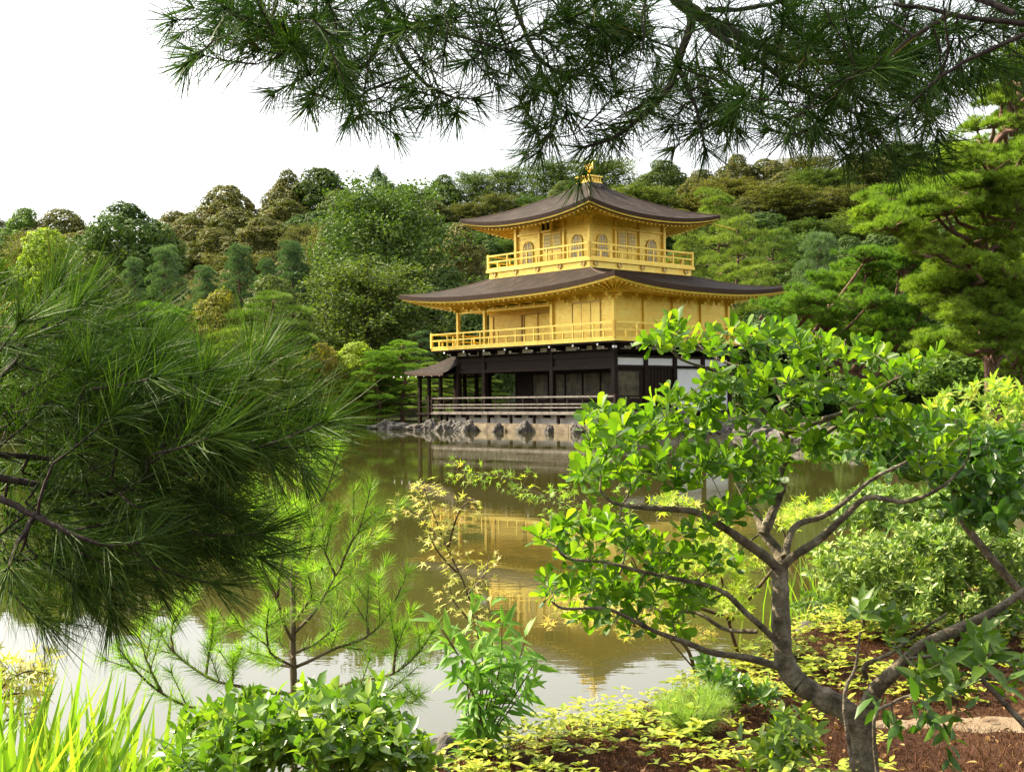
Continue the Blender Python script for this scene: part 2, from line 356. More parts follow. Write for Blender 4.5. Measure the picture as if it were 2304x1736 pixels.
# bracket band under the second floor veranda: plaster panels, brackets with white ends
mb = MB(); mb.box(-.12, A2+.1, -.12, B2+.1, 3.962, 4.28); part(mb, 'bracket_band', M['wood'])
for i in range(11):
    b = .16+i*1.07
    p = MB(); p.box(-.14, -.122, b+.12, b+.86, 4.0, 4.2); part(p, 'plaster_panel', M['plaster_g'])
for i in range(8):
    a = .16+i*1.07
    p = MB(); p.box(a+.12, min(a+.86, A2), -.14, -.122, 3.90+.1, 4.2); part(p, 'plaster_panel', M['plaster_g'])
def bracket(side, s):
    p = MB(); fb(p, side, s-.06, s+.06, .12, .62, 4.02, 4.12); fb(p, side, s-.05, s+.05, .12, 1.0, 4.125, 4.235)
    o = part(p, 'bracket', M['wood'])
    e = MB(); fb(e, side, s-.04, s+.04, .622, .65, 4.03, 4.11); part(e, 'white_end', M['white_end'], o)
    e = MB(); fb(e, side, s-.045, s+.045, 1.002, 1.04, 4.135, 4.225); part(e, 'white_end', M['white_end'], o)
for i in range(8): bracket('S', .1+i*1.66)
for i in range(6): bracket('E', .1+i*1.66)
for i in range(3): bracket('W', .1+i*2.1)
p = MB(); p.box(-.85, -.7, -.85, -.7, 3.9, 4.26); o = part(p, 'bracket', M['wood']); e = MB(); e.box(-.87, -.852, -.84, -.71, 4.0, 4.1); e.box(-.84, -.71, -.87, -.852, 4.0, 4.1); part(e, 'white_end', M['white_end'], o)
# --- second floor
mb = MB(); mb.box(-DK, A2+DK, -DK, B2+DK, 4.245, 4.32); part(mb, 'veranda_underside', M['wood'])
mb = MB(); mb.box(-DK-.02, A2+DK+.02, -DK-.02, B2+DK+.02, 4.322, 4.44); part(mb, 'veranda', M['gold'])
railing('S', 0, B2+2*DK, 4.44, .75, RD, M['gold'], 20)
railing('E', 0, A2+2*DK, 4.44, .75, RD, M['gold'], 14)
railing('W', 0, A2+2*DK, 4.44, .75, RD, M['gold'], 14, cornerpost=False)
railing('N', 0, B2+2*DK, 4.44, .75, RD, M['gold'], 20, cornerpost=False)
def ribs(mb, side, s0, s1, d, z0, z1, rect, n):
    """shallow horizontal lap boards"""
    h = (z1-z0)/n
    for i in range(n): fb(mb, side, s0, s1, d-.012, d+.004+.006*(i % 2), z0+i*h, z0+(i+1)*h-.012, rect)
RW = (0, A2, 0, B2)
ZT = 6.72
mb = MB(); mb.box(.06, 2.1, .06, 4.25, 4.44, ZT-.02); mb.box(2.16, A2-.06, .06, B2-.06, 4.44, ZT-.02)
part(mb, 'core_wall', M['gold'])
mb = MB(); ribs(mb, 'S', .10, 4.2, -.045, 4.5, 6.55, RW, 13); part(mb, 'board_wall', M['gold'])
for k in range(4):
    mb = MB(); s = .95+k*.62
    if k < 3: fb(mb, 'S', s+.02, s+.60, -.04, -.012+.01*(k % 2), 4.52, 6.28); part(mb, 'sliding_panel', M['gold'])
mb = MB(); fb(mb, 'S', .9, 2.9, -.035, .01, 6.29, 6.36)
for s in (.9, 1.55, 2.17, 2.82): fb(mb, 'S', s, s+.045, -.035, .008, 4.5, 6.288)
part(mb, 'panel_frame', M['gold_dk'])
for i in range(4):
    mb = MB(); ribs(mb, 'E', i*2.125+.1, (i+1)*2.125-.1, -.045, 4.5, 6.62, RW, 3); part(mb, 'wall_panel', M['gold'])
for a in (0, 2.125, 4.25, 6.375, A2):
    mb = MB(); r = .075; z1 = ZT; mb.box(a-r, a+r, -r, r, 4.44, z1); part(mb, 'column', M['gold'])
for b in (4.28, 9.5, B2):
    mb = MB(); r = .085; mb.box(-r, r, b-r, b+r, 4.44, ZT); part(mb, 'column', M['gold'])
mb = MB(); mb.box(A2-.08, A2+.08, B2-.08, B2+.08, 4.44, ZT); part(mb, 'column', M['gold'])
mb = MB(); fb(mb, 'S', .08, B2-.08, -.05, .05, 6.56, ZT-.03); fb(mb, 'E', .08, A2-.08, -.05, .05, 6.62, ZT-.03)
fb(mb, 'S', 4.36, B2-.09, -.04, .04, 6.30, 6.38); fb(mb, 'E', .08, A2-.08, -.05, .03, 4.441, 4.52); part(mb, 'beam', M['gold'])
mb = MB(); mb.box(.06, 2.12, 4.3, B2, 6.42, 6.5); part(mb, 'porch_ceiling', M['gold'])
# porch back wall: lattice shutter and door leaves
mb = MB(); mb.box(2.10, 2.14, 8.9, 11.2, 4.5, 6.2); part(mb, 'shutter', M['gold_dk'])
mb = MB()
for i in range(17): mb.box(2.06, 2.10, 8.95, 11.15, 4.55+i*.1, 4.60+i*.1)
part(mb, 'shutter_slats', M['gold'])
for k in range(4):
    mb = MB(); b = 4.5+k*1.05; mb.box(2.08, 2.13, b+.03, b+1.0, 4.5, 6.15); part(mb, 'door', M['gold'])
mb = MB(); mb.box(2.05, 2.14, 4.4, 11.5, 6.2, 6.32)
for b in (4.42, 5.5, 6.55, 7.6, 8.7, 11.25): mb.box(2.04, 2.14, b-.03, b+.05, 4.45, 6.2)
part(mb, 'door_frame', M['gold_dk'])

# --- curved roofs
def roof(name, er, ir, ze, lift, zt, conc, th, gold_trim, wall_rect, z_wall, nraf, pw=2.6):
    """er: eave rectangle, ir: inner top rectangle; ze eave height at mid side, lift at the corners"""
    def rect_pt(r, side, u):
        a0, a1, b0, b1 = r
        return {0: (a0, b1+(b0-b1)*u), 1: (a0+(a1-a0)*u, b0), 2: (a1, b0+(b1-b0)*u), 3: (a1+(a0-a1)*u, b1)}[side]
    nu, nv = 48, 16
    top = MB(); und = MB(); edge = MB(); trim = MB(); sof = MB(); raf = MB()
    def cz(u): return lift*abs(2*u-1)**pw
    def plan(r, side, u, bow=0):
        x, y = rect_pt(r, side, u); return x, y
    for side in range(4):
        us = .5-.5*np.cos(np.linspace(0, PI, nu+1)) if True else None
        G = []
        for v in np.linspace(0, 1, nv+1):
            row = []
            for u in us:
                ex, ey = plan(er, side, u); ix, iy = rect_pt(ir, side, u)
                z = ze + cz(u)*(1-v)**2.2; z = z + (zt-ze)*(v**conc)
                row.append((ex+(ix-ex)*v, ey+(iy-ey)*v, z))
            G.append(row)
        G = np.array(G); k = nu+1
        f = [(j*k+i, j*k+i+1, (j+1)*k+i+1, (j+1)*k+i) for j in range(nv) for i in range(nu)]
        top.add(G.reshape(-1, 3), f)
        def strip(m, r0, r1, d0, d1):
            V = []
            for (rr, dz) in ((r0, d0), (r1, d1)):
                for u in us:
                    x, y = plan(rr, side, u); V.append((x, y, ze+cz(u)+dz))
            m.add(V, [(i, k+i, k+i+1, i+1) for i in range(nu)])
        def sh(d): return (er[0]+d, er[1]-d, er[2]+d, er[3]-d)
        strip(edge, er, sh(.06), 0, -th)
        e2 = sh(.06)
        if gold_trim:
            strip(edge, sh(.06), sh(.09), -th, -th); strip(trim, sh(.09), sh(.11), -th, -th-.07); strip(trim, sh(.11), sh(.2), -th-.07, -th-.07)
            strip(edge, sh(.2), sh(.21), -th-.07, -th-.13); strip(trim, sh(.21), sh(.3), -th-.13, -th-.13); lo = .3; ld = -th-.13
        else:
            strip(edge, sh(.06), sh(.16), -th, -th); strip(trim, sh(.16), sh(.18), -th, -th-.10); strip(trim, sh(.18), sh(.3), -th-.10, -th-.10); lo = .3; ld = -th-.10
        # soffit up to the wall top
        V = []
        rr = sh(lo)
        for u in us: x, y = plan(rr, side, u); V.append((x, y, ze+cz(u)+ld))
        for u in us: x, y = rect_pt(wall_rect, side, u); V.append((x, y, z_wall+.10))
        sof.add(V, [(i, k+i, k+i+1, i+1) for i in range(nu)])
        for i in range(nraf):
            u = (i+.5)/nraf
            ex, ey = plan(sh(.34), side, u)
            wx, wy = rect_pt(wall_rect, side, min(max((u-.5)*1.0+.5, 0), 1))
            # rafters run square to the wall except near the corners
            a0, a1, b0, b1 = wall_rect
            if side in (0, 2): wy = min(max(ey, b0), b1); wx = a0 if side == 0 else a1
            else: wx = min(max(ex, a0), a1); wy = b0 if side == 1 else b1
            ze_ = ze+cz(u)+ld-.015
            P = np.array([(ex, ey, ze_), (wx, wy, z_wall+.06)])
            d = P[1]-P[0]; s = nrm(np.cross(d, (0, 0, 1)))*.032
            V = []
            for q in P: V += [q-s, q+s, q+s-(0, 0, .07), q-s-(0, 0, .07)]
            raf.add(V, [(0, 1, 2, 3), (7, 6, 5, 4), (0, 4, 5, 1), (1, 5, 6, 2), (2, 6, 7, 3), (3, 7, 4, 0)])
    r = part(top, name, M['roof'], smooth=True)
    part(edge, 'shingle_edge', M['roof_edge'], r); part(trim, 'gold_fascia', M['gold'], r); part(sof, 'soffit', M['gold'], r); part(raf, 'rafters', M['gold'], r)
    # ridge rolls along the four hips
    hp = MB()
    for (s_, u) in ((0, 1.0), (1, 1.0), (2, 1.0), (3, 1.0)):
        P = []
        for v in np.linspace(0.02, 1, 14):
            ex, ey = rect_pt(er, s_, u); ix, iy = rect_pt(ir, s_, u)
            P.append((ex+(ix-ex)*v, ey+(iy-ey)*v, ze+lift*(1-v)**2.2+(zt-ze)*v**conc+.0))
        hp.tube(P, .035, 5)
    part(hp, 'hip_roll', M['roof_edge'], r, True)
    return r
roof('lower_roof', (-2.34, A2+2.34, -2.34, B2+2.34), (O3-.98, O3+W3+.98, P3-.98, P3+W3+.98), 6.94, .46, 8.10, 1.25, .22, False, RW, ZT-.08, 40)
# --- third floor
Z3 = 8.56; ZT3 = 11.03; R3O = 1.06
RP = (O3-R3O, O3+W3+R3O, P3-R3O, P3+W3+R3O)
mb = MB(); mb.box(RP[0]+.03, RP[1]-.03, RP[2]+.03, RP[3]-.03, 8.0, 8.40); part(mb, 'platform', M['gold'])
mb = MB(); mb.box(RP[0]-.10, RP[1]+.10, RP[2]-.10, RP[3]+.10, 8.402, 8.56); part(mb, 'veranda', M['gold'])
def bolt(side, s):
    p = MB(); fb(p, side, s-.16, s+.16, .0, .05, 8.27, 8.32, RP); fb(p, side, s-.12, s-.07, -.02, .06, 8.20, 8.38, RP); fb(p, side, s+.07, s+.12, -.02, .06, 8.20, 8.38, RP); fb(p, side, s-.05, s+.05, 0, .04, 8.15, 8.262, RP)
    part(p, 'metal_fitting', M['gold_dk'])
for sd_ in 'SE':
    for i in range(5): bolt(sd_, .45+i*1.68)
for sd_ in 'SENW': railing(sd_, 0, W3+2*R3O, Z3, .72, RP, M['gold'], 10, cornerpost=sd_ in 'SE', th=.036)
mb = MB(); mb.box(O3+.06, O3+W3-.06, P3+.06, P3+W3-.06, Z3, ZT3-.03); part(mb, 'core_wall', M['gold'])
R3 = (O3, O3+W3, P3, P3+W3)
bay = W3/3
for sd_ in 'SENW':
    mb = MB()
    for i in (0, 1, 2):
        if i == 1: ribs(mb, sd_, i*bay+.08, (i+1)*bay-.08, -.045, 10.32, 10.9, R3, 3)
        else: ribs(mb, sd_, i*bay+.08, (i+1)*bay-.08, -.045, 8.6, 10.9, R3, 9)
    part(mb, 'board_wall', M['gold'])
    mb = MB(); fb(mb, sd_, .08, W3-.08, -.05, .045, 10.86, 10.99, R3); fb(mb, sd_, .08, W3-.08, -.05, .045, 10.30, 10.40, R3); fb(mb, sd_, .08, W3-.08, -.05, .045, 8.561, 8.66, R3); part(mb, 'beam', M['gold'])
    for i in (1, 2): mb = MB(); fb(mb, sd_, i*bay-.07, i*bay+.07, -.06, .07, 8.56, ZT3, R3); part(mb, 'column', M['gold'])
    # bell windows
    for i in (0, 2):
        c = (i+.5)*bay; hw = .37; zs = 8.78; zt = 9.95
        prof = [(-hw*1.12, zs), (-hw*1.0, zs+.5), (-hw*.98, zs+.75)] + [(-hw*.98*math.cos(t), zs+.75+(zt-zs-.75)*math.sin(t)**.8) for t in np.linspace(.15, PI-.15, 11)] + [(hw*.98, zs+.75), (hw, zs+.5), (hw*1.12, zs)]
        def to3(s, d, z):
            a0, a1, b0, b1 = R3
            return {'S': (a0-d, b0+s, z), 'E': (a0+s, b0-d, z), 'N': (a1+d, b0+s, z), 'W': (a0+s, b1+d, z)}[sd_]
        fr = MB(); fr.tube([to3(c+s, .012, z) for s, z in prof], .04, 5); fr.tube([to3(c-hw*1.15, .012, zs), to3(c+hw*1.15, .012, zs)], .04, 5)
        fo = part(fr, 'window', M['gold'])
        pn = MB(); n = len(prof); pn.add([to3(c, .006, zs+.5)]+[to3(c+s, .006, z) for s, z in prof], [(0, j, j+1) for j in range(1, n)]+[(0, n, 1)]); part(pn, 'pane', M['pane'], fo)
        br = MB()
        for q in (-.2, 0, .2): fb(br, sd_, c+q-.015, c+q+.015, .008, .03, zs, zt-.06-abs(q)*.6, R3)
        for q in range(3): fb(br, sd_, c-hw*.95, c+hw*.95, .032, .042, zs+.28*(q+1)-.012, zs+.28*(q+1)+.012, R3)
        part(br, 'glazing_bars', M['gold'], fo)
    for q in (0, 1):   # lattice doors of the middle bay
        s0 = bay+.22+q*.72
        d = MB(); fb(d, sd_, s0, s0+.66, -.05, -.012, 8.67, 10.28, R3); do = part(d, 'door', M['gold'])
        l = MB(); fb(l, sd_, s0+.06, s0+.60, -.010, .0, 9.35, 10.15, R3); part(l, 'pane', M['pane'], do)
        l = MB()
        for j in range(5): fb(l, sd_, s0+.06+j*.125, s0+.09+j*.125, .001, .018, 9.33, 10.17, R3)
        for j in range(4): fb(l, sd_, s0+.06, s0+.60, .019, .026, 9.42+j*.2, 9.45+j*.2, R3)
        fb(l, sd_, s0+.10, s0+.56, -.01, .01, 8.78, 9.2, R3)
        part(l, 'lattice', M['gold'], do)
for a in (O3, O3+W3):
    for b in (P3, P3+W3):
        mb = MB(); mb.box(a-.09, a+.09, b-.09, b+.09, 8.56, ZT3); part(mb, 'column', M['gold'])
# bracket blocks under both eaves
for sd_, n, rc, z, L in (('S', 12, RW, ZT-.22, B2), ('E', 9, RW, ZT-.22, A2), ('S', 4, R3, ZT3-.2, W3), ('E', 4, R3, ZT3-.2, W3)):
    for i in range(n):
        s = L*i/(n-1); p = MB(); fb(p, sd_, s-.06, s+.06, .09, .5, z, z+.10, rc); fb(p, sd_, s-.10, s+.10, .40, .56, z+.102, z+.17, rc); fb(p, sd_, s-.05, s+.05, .09, .26, z-.12, z-.002, rc); part(p, 'bracket', M['gold'])
e3 = 2.16
roof('upper_roof', (O3-e3, O3+W3+e3, P3-e3, P3+W3+e3), (O3+W3/2-.42, O3+W3/2+.42, P3+W3/2-.42, P3+W3/2+.42), 10.80, .50, 12.98, 1.22, .19, True, R3, ZT3-.08, 30, pw=2.3)
ca, cb = O3+W3/2, P3+W3/2
mb = MB(); mb.box(ca-.62, ca+.62, cb-.62, cb+.62, 12.86, 13.06); part(mb, 'finial_base', M['rock'])
mb = MB(); mb.box(ca-.50, ca+.50, cb-.50, cb+.50, 13.062, 13.16); mb.box(ca-.40, ca+.40, cb-.40, cb+.40, 13.162, 13.40); mb.box(ca-.52, ca+.52, cb-.52, cb+.52, 13.402, 13.48)
for t in np.linspace(-.42, .42, 5):
    for q in (-.42, .42): mb.box(ca+t-.03, ca+t+.03, cb+q-.03, cb+q+.03, 13.162, 13.40); mb.box(ca+q-.031, ca+q+.031, cb+t-.031, cb+t+.031, 13.161, 13.401)
part(mb, 'finial_box', M['gold'])
# phoenix, facing the pond
ph = MB()
def PP(x, y, z): return (ca-(y*.7-x*.7)*.62, cb-(y*.7+x*.7)*.62, 13.48+z*.8)
ph.tube([PP(0, 0, 0), PP(0, 0, .25)], [.05, .03], 6)
ph.tube([PP(0, -.16, .42), PP(0, -.05, .36), PP(0, .10, .42), PP(0, .17, .56), PP(0, .17, .74), PP(0, .20, .82), PP(0, .30, .80)], [.03, .09, .10, .06, .04, .045, .01], 8)
for sx in (-1, 1):
    ph.tube([PP(0, .03, .25), PP(sx*.05, .02, .36)], [.02, .02], 5)
    for k in range(5):
        ph.tube([PP(sx*.06, .08, .48), PP(sx*(.22+.03*k), .0-.03*k, .66-.03*k), PP(sx*(.34+.02*k), -.10-.06*k, .98-.13*k)], [.03, .03, .006], 4)
for k in range(-2, 3):
    ph.tube([PP(0, -.12, .42), PP(k*.04, -.26, .62), PP(k*.09, -.32, .95-.05*abs(k))], [.03, .025, .02], 4)
part(ph, 'phoenix', M['gold'], smooth=True)
# name plaque under the south eave, tilted forward
pq = MB(); fb(pq, 'S', W3/2-.30, W3/2+.30, .34, .40, 10.34, 10.98, R3)
p0 = part(pq, 'name_plaque', M['wood'], label='dark name plaque with gold frame')
pf = MB()
fb(pf, 'S', W3/2-.38, W3/2-.302, .33, .44, 10.28, 11.0, R3); fb(pf, 'S', W3/2+.302, W3/2+.38, .33, .44, 10.28, 11.0, R3); fb(pf, 'S', W3/2-.30, W3/2+.30, .33, .44, 10.26, 10.338, R3)
part(pf, 'plaque_frame', M['gold'], p0)
td = bpy.data.curves.new('plaque_lettering', 'FONT'); td.body = '究\n竟\n頂'; td.size = .2; td.extrude = .008; td.align_x = 'CENTER'
to = bpy.data.objects.new('plaque_lettering', td); col.objects.link(to)
dg = bpy.context.evaluated_depsgraph_get(); lm = bpy.data.meshes.new_from_object(to.evaluated_get(dg)); bpy.data.objects.remove(to)
lm.materials.clear(); lm.materials.append(M['gold'])
to = bpy.data.objects.new('plaque_lettering', lm); col.objects.link(to); to.parent = p0
to.matrix_local = Matrix.Translation((O3-.412, cb, 10.80)) @ Matrix.Rotation(-PI/2, 4, 'Z') @ Matrix.Rotation(PI/2, 4, 'X')
# lightning conductor on the roof slope and the pole at the east corner
def slope_pt(u, v):
    ex, ey = O3-e3+(W3+2*e3)*u, P3-e3; ix, iy = ca-.42+.84*u, cb-.42
    return (ex+(ix-ex)*v, ey+(iy-ey)*v, 10.86+.42*abs(2*u-1)**2.3*(1-v)**2.2+2.12*v**1.22+.03)
mb = MB(); mb.tube([slope_pt(.42+.14*t, .95-.85*t) for t in np.linspace(0, 1, 12)], .012, 5); part(mb, 'lightning_cable', M['rock'])
mb = MB(); mb.tube([(O3+W3+e3-.7, P3-e3+.7, 10.98), (O3+W3+e3+.75, P3-e3-.35, 10.55)], [.03, .02], 6); part(mb, 'roof_pole', M['gold'])

# --- fishing deck annex on the west side
ax0, ax1, bx0, bx1 = -.55, 2.0, B2+.3, 14.75
mb = MB()
nu = 10
def annex(u, v):   # hipped roof with a short ridge
    z = 3.08+1.02*v**1.3
    return z
er = (ax0-.55, ax1+.55, bx0-.3, bx1+.5); rdg = ((ax0+ax1)/2-.12, (ax0+ax1)/2+.12, bx0-.3, bx1-1.75)
ro = MB(); ed = MB()
def rp(r, side, u):
    a0, a1, b0, b1 = r
    return {0: (a0, b1+(b0-b1)*u), 1: (a0+(a1-a0)*u, b0), 2: (a1, b0+(b1-b0)*u), 3: (a1+(a0-a1)*u, b1)}[side]
for side in (0, 2, 3):
    G = []
    us = np.linspace(0, 1, 17)
    for v in np.linspace(0, 1, 9):
        for u in us:
            ex, ey = rp(er, side, u); ix, iy = rp(rdg, side, u)
            lift = .16*(abs(2*u-1)**3 if side == 3 else ((1-u)**4 if side == 0 else u**4))
            G.append((ex+(ix-ex)*v, ey+(iy-ey)*v, 3.10+lift*(1-v)**2+1.0*v**1.35))
    ro.add(G, [(j*17+i, j*17+i+1, (j+1)*17+i+1, (j+1)*17+i) for j in range(8) for i in range(16)])
    V = [g for g in G[:17]]+[(g[0], g[1], g[2]-.13) for g in G[:17]]
    ed.add(V, [(i, 17+i, 18+i, i+1) for i in range(16)])
    V = [(g[0], g[1], g[2]-.13) for g in G[:17]]+[((rp(rdg, side, u)[0]), rp(rdg, side, u)[1], 3.25) for u in us]
    ed.add(V, [(i, 17+i, 18+i, i+1) for i in range(16)])
an = part(ro, 'annex_roof', M['roof'], smooth=True); part(ed, 'shingle_edge', M['roof_edge'], an)
mb = MB(); mb.box(rdg[0]-.08, rdg[1]+.08, rdg[2], rdg[3]+.1, 4.09, 4.20); mb.box(rdg[0]-.02, rdg[1]+.02, rdg[3]-.1, rdg[3]+.18, 4.202, 4.42); part(mb, 'annex_ridge', M['white_end'], an)
e = MB()
for i in range(7): b = bx0+i*.7; e.box(er[0]+.02, er[0]+.07, b, b+.08, 2.93, 3.0)
for i in range(5): a = er[0]+.3+i*.85; e.box(a, a+.08, er[3]-.07, er[3]-.02, 2.93, 3.0)
part(e, 'white_end', M['white_end'], an)
for a in (ax0, ax1):
    for b in (bx0+.6, (bx0+bx1)/2+.3, bx1-.2):
        column(a, b, -.5, 3.15, .08, M['wood'], 'annex_post')
mb = MB(); mb.box(ax0-.1, ax1+.1, B2+DK+.06, bx1, .84, .96); part(mb, 'annex_deck', M['wood'])
mb = MB(); mb.box(ax0-.04, ax0+.04, bx0, bx1, 2.86, 2.98); mb.box(ax1-.04, ax1+.04, bx0, bx1, 2.86, 2.98); mb.box(ax0+.05, ax1-.05, bx1-.24, bx1-.16, 2.86, 2.98); part(mb, 'annex_beams', M['wood'])
mb = MB(); mb.box(ax0-.05, ax0+.0, B2+DK+.1, bx1, 1.55, 1.62); mb.box(ax0-.05, ax0+.0, B2+DK+.1, bx1, 1.25, 1.30); part(mb, 'annex_rail', M['wood'])
# ------------------------------------------------------------------ ground, pond, path
POND = np.array([(-90, 3.2), (-6, 3.3), (-2.2, 3.5), (-1.2, 4.0), (-.55, 4.75), (.05, 5.3), (.55, 5.9), (1.1, 6.9), (1.9, 8.0), (2.7, 8.6), (3.6, 9.6), (4.4, 12), (6, 16), (8, 22), (10, 28), (11.5, 34), (11.2, 41), (11.0, 45),
                 (11.6, 52), (11.9, 59.5), (10.6, 61.4), (4.6, 57.9), (-3.6, 67.9), (-4.6, 69.5), (-6.2, 71.5), (-8.2, 73.5), (-12, 76), (-22, 79), (-45, 80), (-90, 70)], float)
def pond_dist(X, Y):
    """signed distance to the pond outline, negative inside the water"""
    P = np.stack([X, Y], -1); d = np.full(X.shape, 1e9); inside = np.zeros(X.shape, bool); n = len(POND)
    for i in range(n):
        a, b = POND[i], POND[(i+1) % n]; ab = b-a; t = np.clip(((P-a)@ab)/(ab@ab), 0, 1)
        d = np.minimum(d, np.linalg.norm(P-(a+t[..., None]*ab), axis=-1))
        c = ((a[1] > Y) != (b[1] > Y)) & (X < (b[0]-a[0])*(Y-a[1])/(b[1]-a[1]+1e-12)+a[0]); inside ^= c
    return np.where(inside, -d, d)
def sstep(x): x = np.clip(x, 0, 1); return x*x*(3-2*x)
def gz(X, Y, d=None):
    X = np.asarray(X, float); Y = np.asarray(Y, float)
    if d is None: d = pond_dist(X, Y)
    z = np.where(d > 0, .27*sstep(d/.5)+.22*sstep((d-.5)/6), -.55*sstep(-d/1.2)-.02)
    z = z + np.where(d > 0, .03*np.sin(X*2.1+1)*np.sin(Y*1.7)*sstep(d/.8), 0)
    far = sstep((Y-82)/95)*(17+9*sstep((X+55)/60)+5*sstep((X-20)/40))
    far = far*(d > 0)
    return z+far + sstep((Y-180)/120)*(-14)*(d > 0)
nr = 230; na = 420
rr = np.concatenate([[0.0], np.geomspace(.6, 1600, nr)])
an_ = np.concatenate([np.linspace(-38, 38, 300), np.linspace(40, 320, 90)]); an_ = np.radians(an_)
K = len(an_)
X = rr[:, None]*np.sin(an_)[None]; Y = rr[:, None]*np.cos(an_)[None]
Z = gz(X, Y)
Z += np.where(Y > 100, 1.2*np.sin(X*.11)*np.cos(Y*.07), 0)
g = MB(); i = np.arange(len(rr)-1)[:, None]*K; j = np.arange(K)[None]; j2 = (j+1) % K
g.add(np.stack([X, Y, Z], -1).reshape(-1, 3), np.stack([i+j, i+K+j, i+K+j2, i+j2], -1).reshape(-1, 4))
def ground_mat():
    m, t = mat('earth_and_moss')
    n = noise_(t, 1.6, 9, rough=.7); f = noise_(t, 40, 6, rough=.75)
    c1 = ramp(t, n, [(.32, (.032, .014, .008)), (.5, (.065, .030, .017)), (.62, (.10, .052, .030)), (.75, (.09, .070, .028))])
    c2 = ramp(t, f, [(.3, (.35, .33, .33)), (.7, (1.5, 1.45, 1.4))])
    mm = N_(t, 'ShaderNodeMix', data_type='RGBA', blend_type='MULTIPLY'); mm.inputs[0].default_value = 1; t.links.new(c1, mm.inputs[6]); t.links.new(c2, mm.inputs[7])
    far = ramp(t, noise_(t, .3, 8), [(.35, (.018, .024, .010)), (.6, (.05, .055, .02)), (.75, (.09, .075, .035))])
    tc = N_(t, 'ShaderNodeTexCoord'); sx = N_(t, 'ShaderNodeSeparateXYZ'); t.links.new(tc.outputs['Object'], sx.inputs[0])
    mr = N_(t, 'ShaderNodeMapRange'); mr.inputs[1].default_value = 9; mr.inputs[2].default_value = 14; t.links.new(sx.outputs[1], mr.inputs[0])
    m2 = N_(t, 'ShaderNodeMix', data_type='RGBA'); t.links.new(mr.outputs[0], m2.inputs[0]); t.links.new(mm.outputs[2], m2.inputs[6]); t.links.new(far, m2.inputs[7])
    p = N_(t, 'ShaderNodeBsdfPrincipled'); p.inputs['Roughness'].default_value = .95; p.inputs['Specular IOR Level'].default_value = .1; t.links.new(m2.outputs[2], p.inputs['Base Color'])
    b = N_(t, 'ShaderNodeBump'); b.inputs['Strength'].default_value = 1; b.inputs['Distance'].default_value = .03; t.links.new(f, b.inputs['Height']); t.links.new(b.outputs[0], p.inputs['Normal'])
    o = N_(t, 'ShaderNodeOutputMaterial'); t.links.new(p.outputs[0], o.inputs[0]); return m
go = g.build('ground', ground_mat(), smooth=True); tag(go, kind='structure')
def water_mat():
    m, t = mat('pond_water')
    c = ramp(t, noise_(t, .09, 5), [(.3, (.034, .034, .008)), (.7, (.056, .050, .013))])
    p = N_(t, 'ShaderNodeBsdfPrincipled'); p.inputs['Roughness'].default_value = .012; p.inputs['IOR'].default_value = 1.52; p.inputs['Specular IOR Level'].default_value = .5
    t.links.new(c, p.inputs['Base Color'])
    tc = N_(t, 'ShaderNodeTexCoord')
    h = []
    for sc_, st in ((1.1, (1.0, 2.6, 1)), (5.0, (1, 1.7, 1))):
        mp = N_(t, 'ShaderNodeMapping'); mp.inputs['Scale'].default_value = st; t.links.new(tc.outputs['Object'], mp.inputs[0])
        n = N_(t, 'ShaderNodeTexNoise'); n.inputs['Scale'].default_value = sc_; n.inputs['Detail'].default_value = 3; t.links.new(mp.outputs[0], n.inputs[0]); h.append(n.outputs[0])
    # wind patches: ripples come and go
    big = ramp(t, noise_(t, .16, 3, stretch=(1, 2.2, 1)), [(.40, (.12, .12, .12)), (.62, (1, 1, 1))])
    b1 = N_(t, 'ShaderNodeBump'); b1.inputs['Distance'].default_value = .006; t.links.new(h[0], b1.inputs['Height']); b1.inputs['Strength'].default_value = .085
    b2 = N_(t, 'ShaderNodeBump'); b2.inputs['Distance'].default_value = .0008; t.links.new(h[1], b2.inputs['Height']); t.links.new(big, b2.inputs['Strength']); t.links.new(b1.outputs[0], b2.inputs['Normal'])
    t.links.new(b2.outputs[0], p.inputs['Normal'])
    o = N_(t, 'ShaderNodeOutputMaterial'); t.links.new(p.outputs[0], o.inputs[0]); return m
wv = MB(); gx = np.linspace(-95, 20, 40); gy = np.linspace(2.5, 84, 40); GX, GY = np.meshgrid(gx, gy)
wv.add(np.stack([GX, GY, GX*0], -1).reshape(-1, 3), [(a*40+b, a*40+b+1, (a+1)*40+b+1, (a+1)*40+b) for a in range(39) for b in range(39)])
tag(wv.build('pond_water', water_mat()), kind='structure')
# sandy path, a thin sheet following the ground
def path_sheet():
    c = [U(1960, 1600, 1), ]
    P = np.array([(1.35, 4.95), (1.6, 4.97), (1.9, 4.93), (2.5, 4.85), (3.3, 4.6), (4.5, 4.2)]); W = [.03, .14, .20, .24, .3, .4]
    t = np.linspace(0, 5, 60); px = np.interp(t, range(6), P[:, 0]); py = np.interp(t, range(6), P[:, 1]); ww = np.interp(t, range(6), W)
    m = MB(); V = []
    for k in np.linspace(-.7, .7, 13):
        X_ = px + .1*k*ww; Y_ = py + k*ww*(1+.22*np.sin(t*5+k)+.18*np.sin(t*13+2*k)); V.append(np.stack([X_, Y_, gz(X_, Y_)+.012-.03*(abs(k)/.7)**4+.004*np.sin(t*9+k*7)], -1))
    V = np.array(V); m.add(V.reshape(-1, 3), [(a*60+b, a*60+b+1, (a+1)*60+b+1, (a+1)*60+b) for a in range(12) for b in range(59)])
    o = m.build('path', surf('sandy_path', [(.3, (.10, .06, .035)), (.45, (.20, .14, .085)), (.7, (.31, .24, .16))], 9, .95, 0, .9, 90), smooth=True); tag(o, kind='structure')
path_sheet()

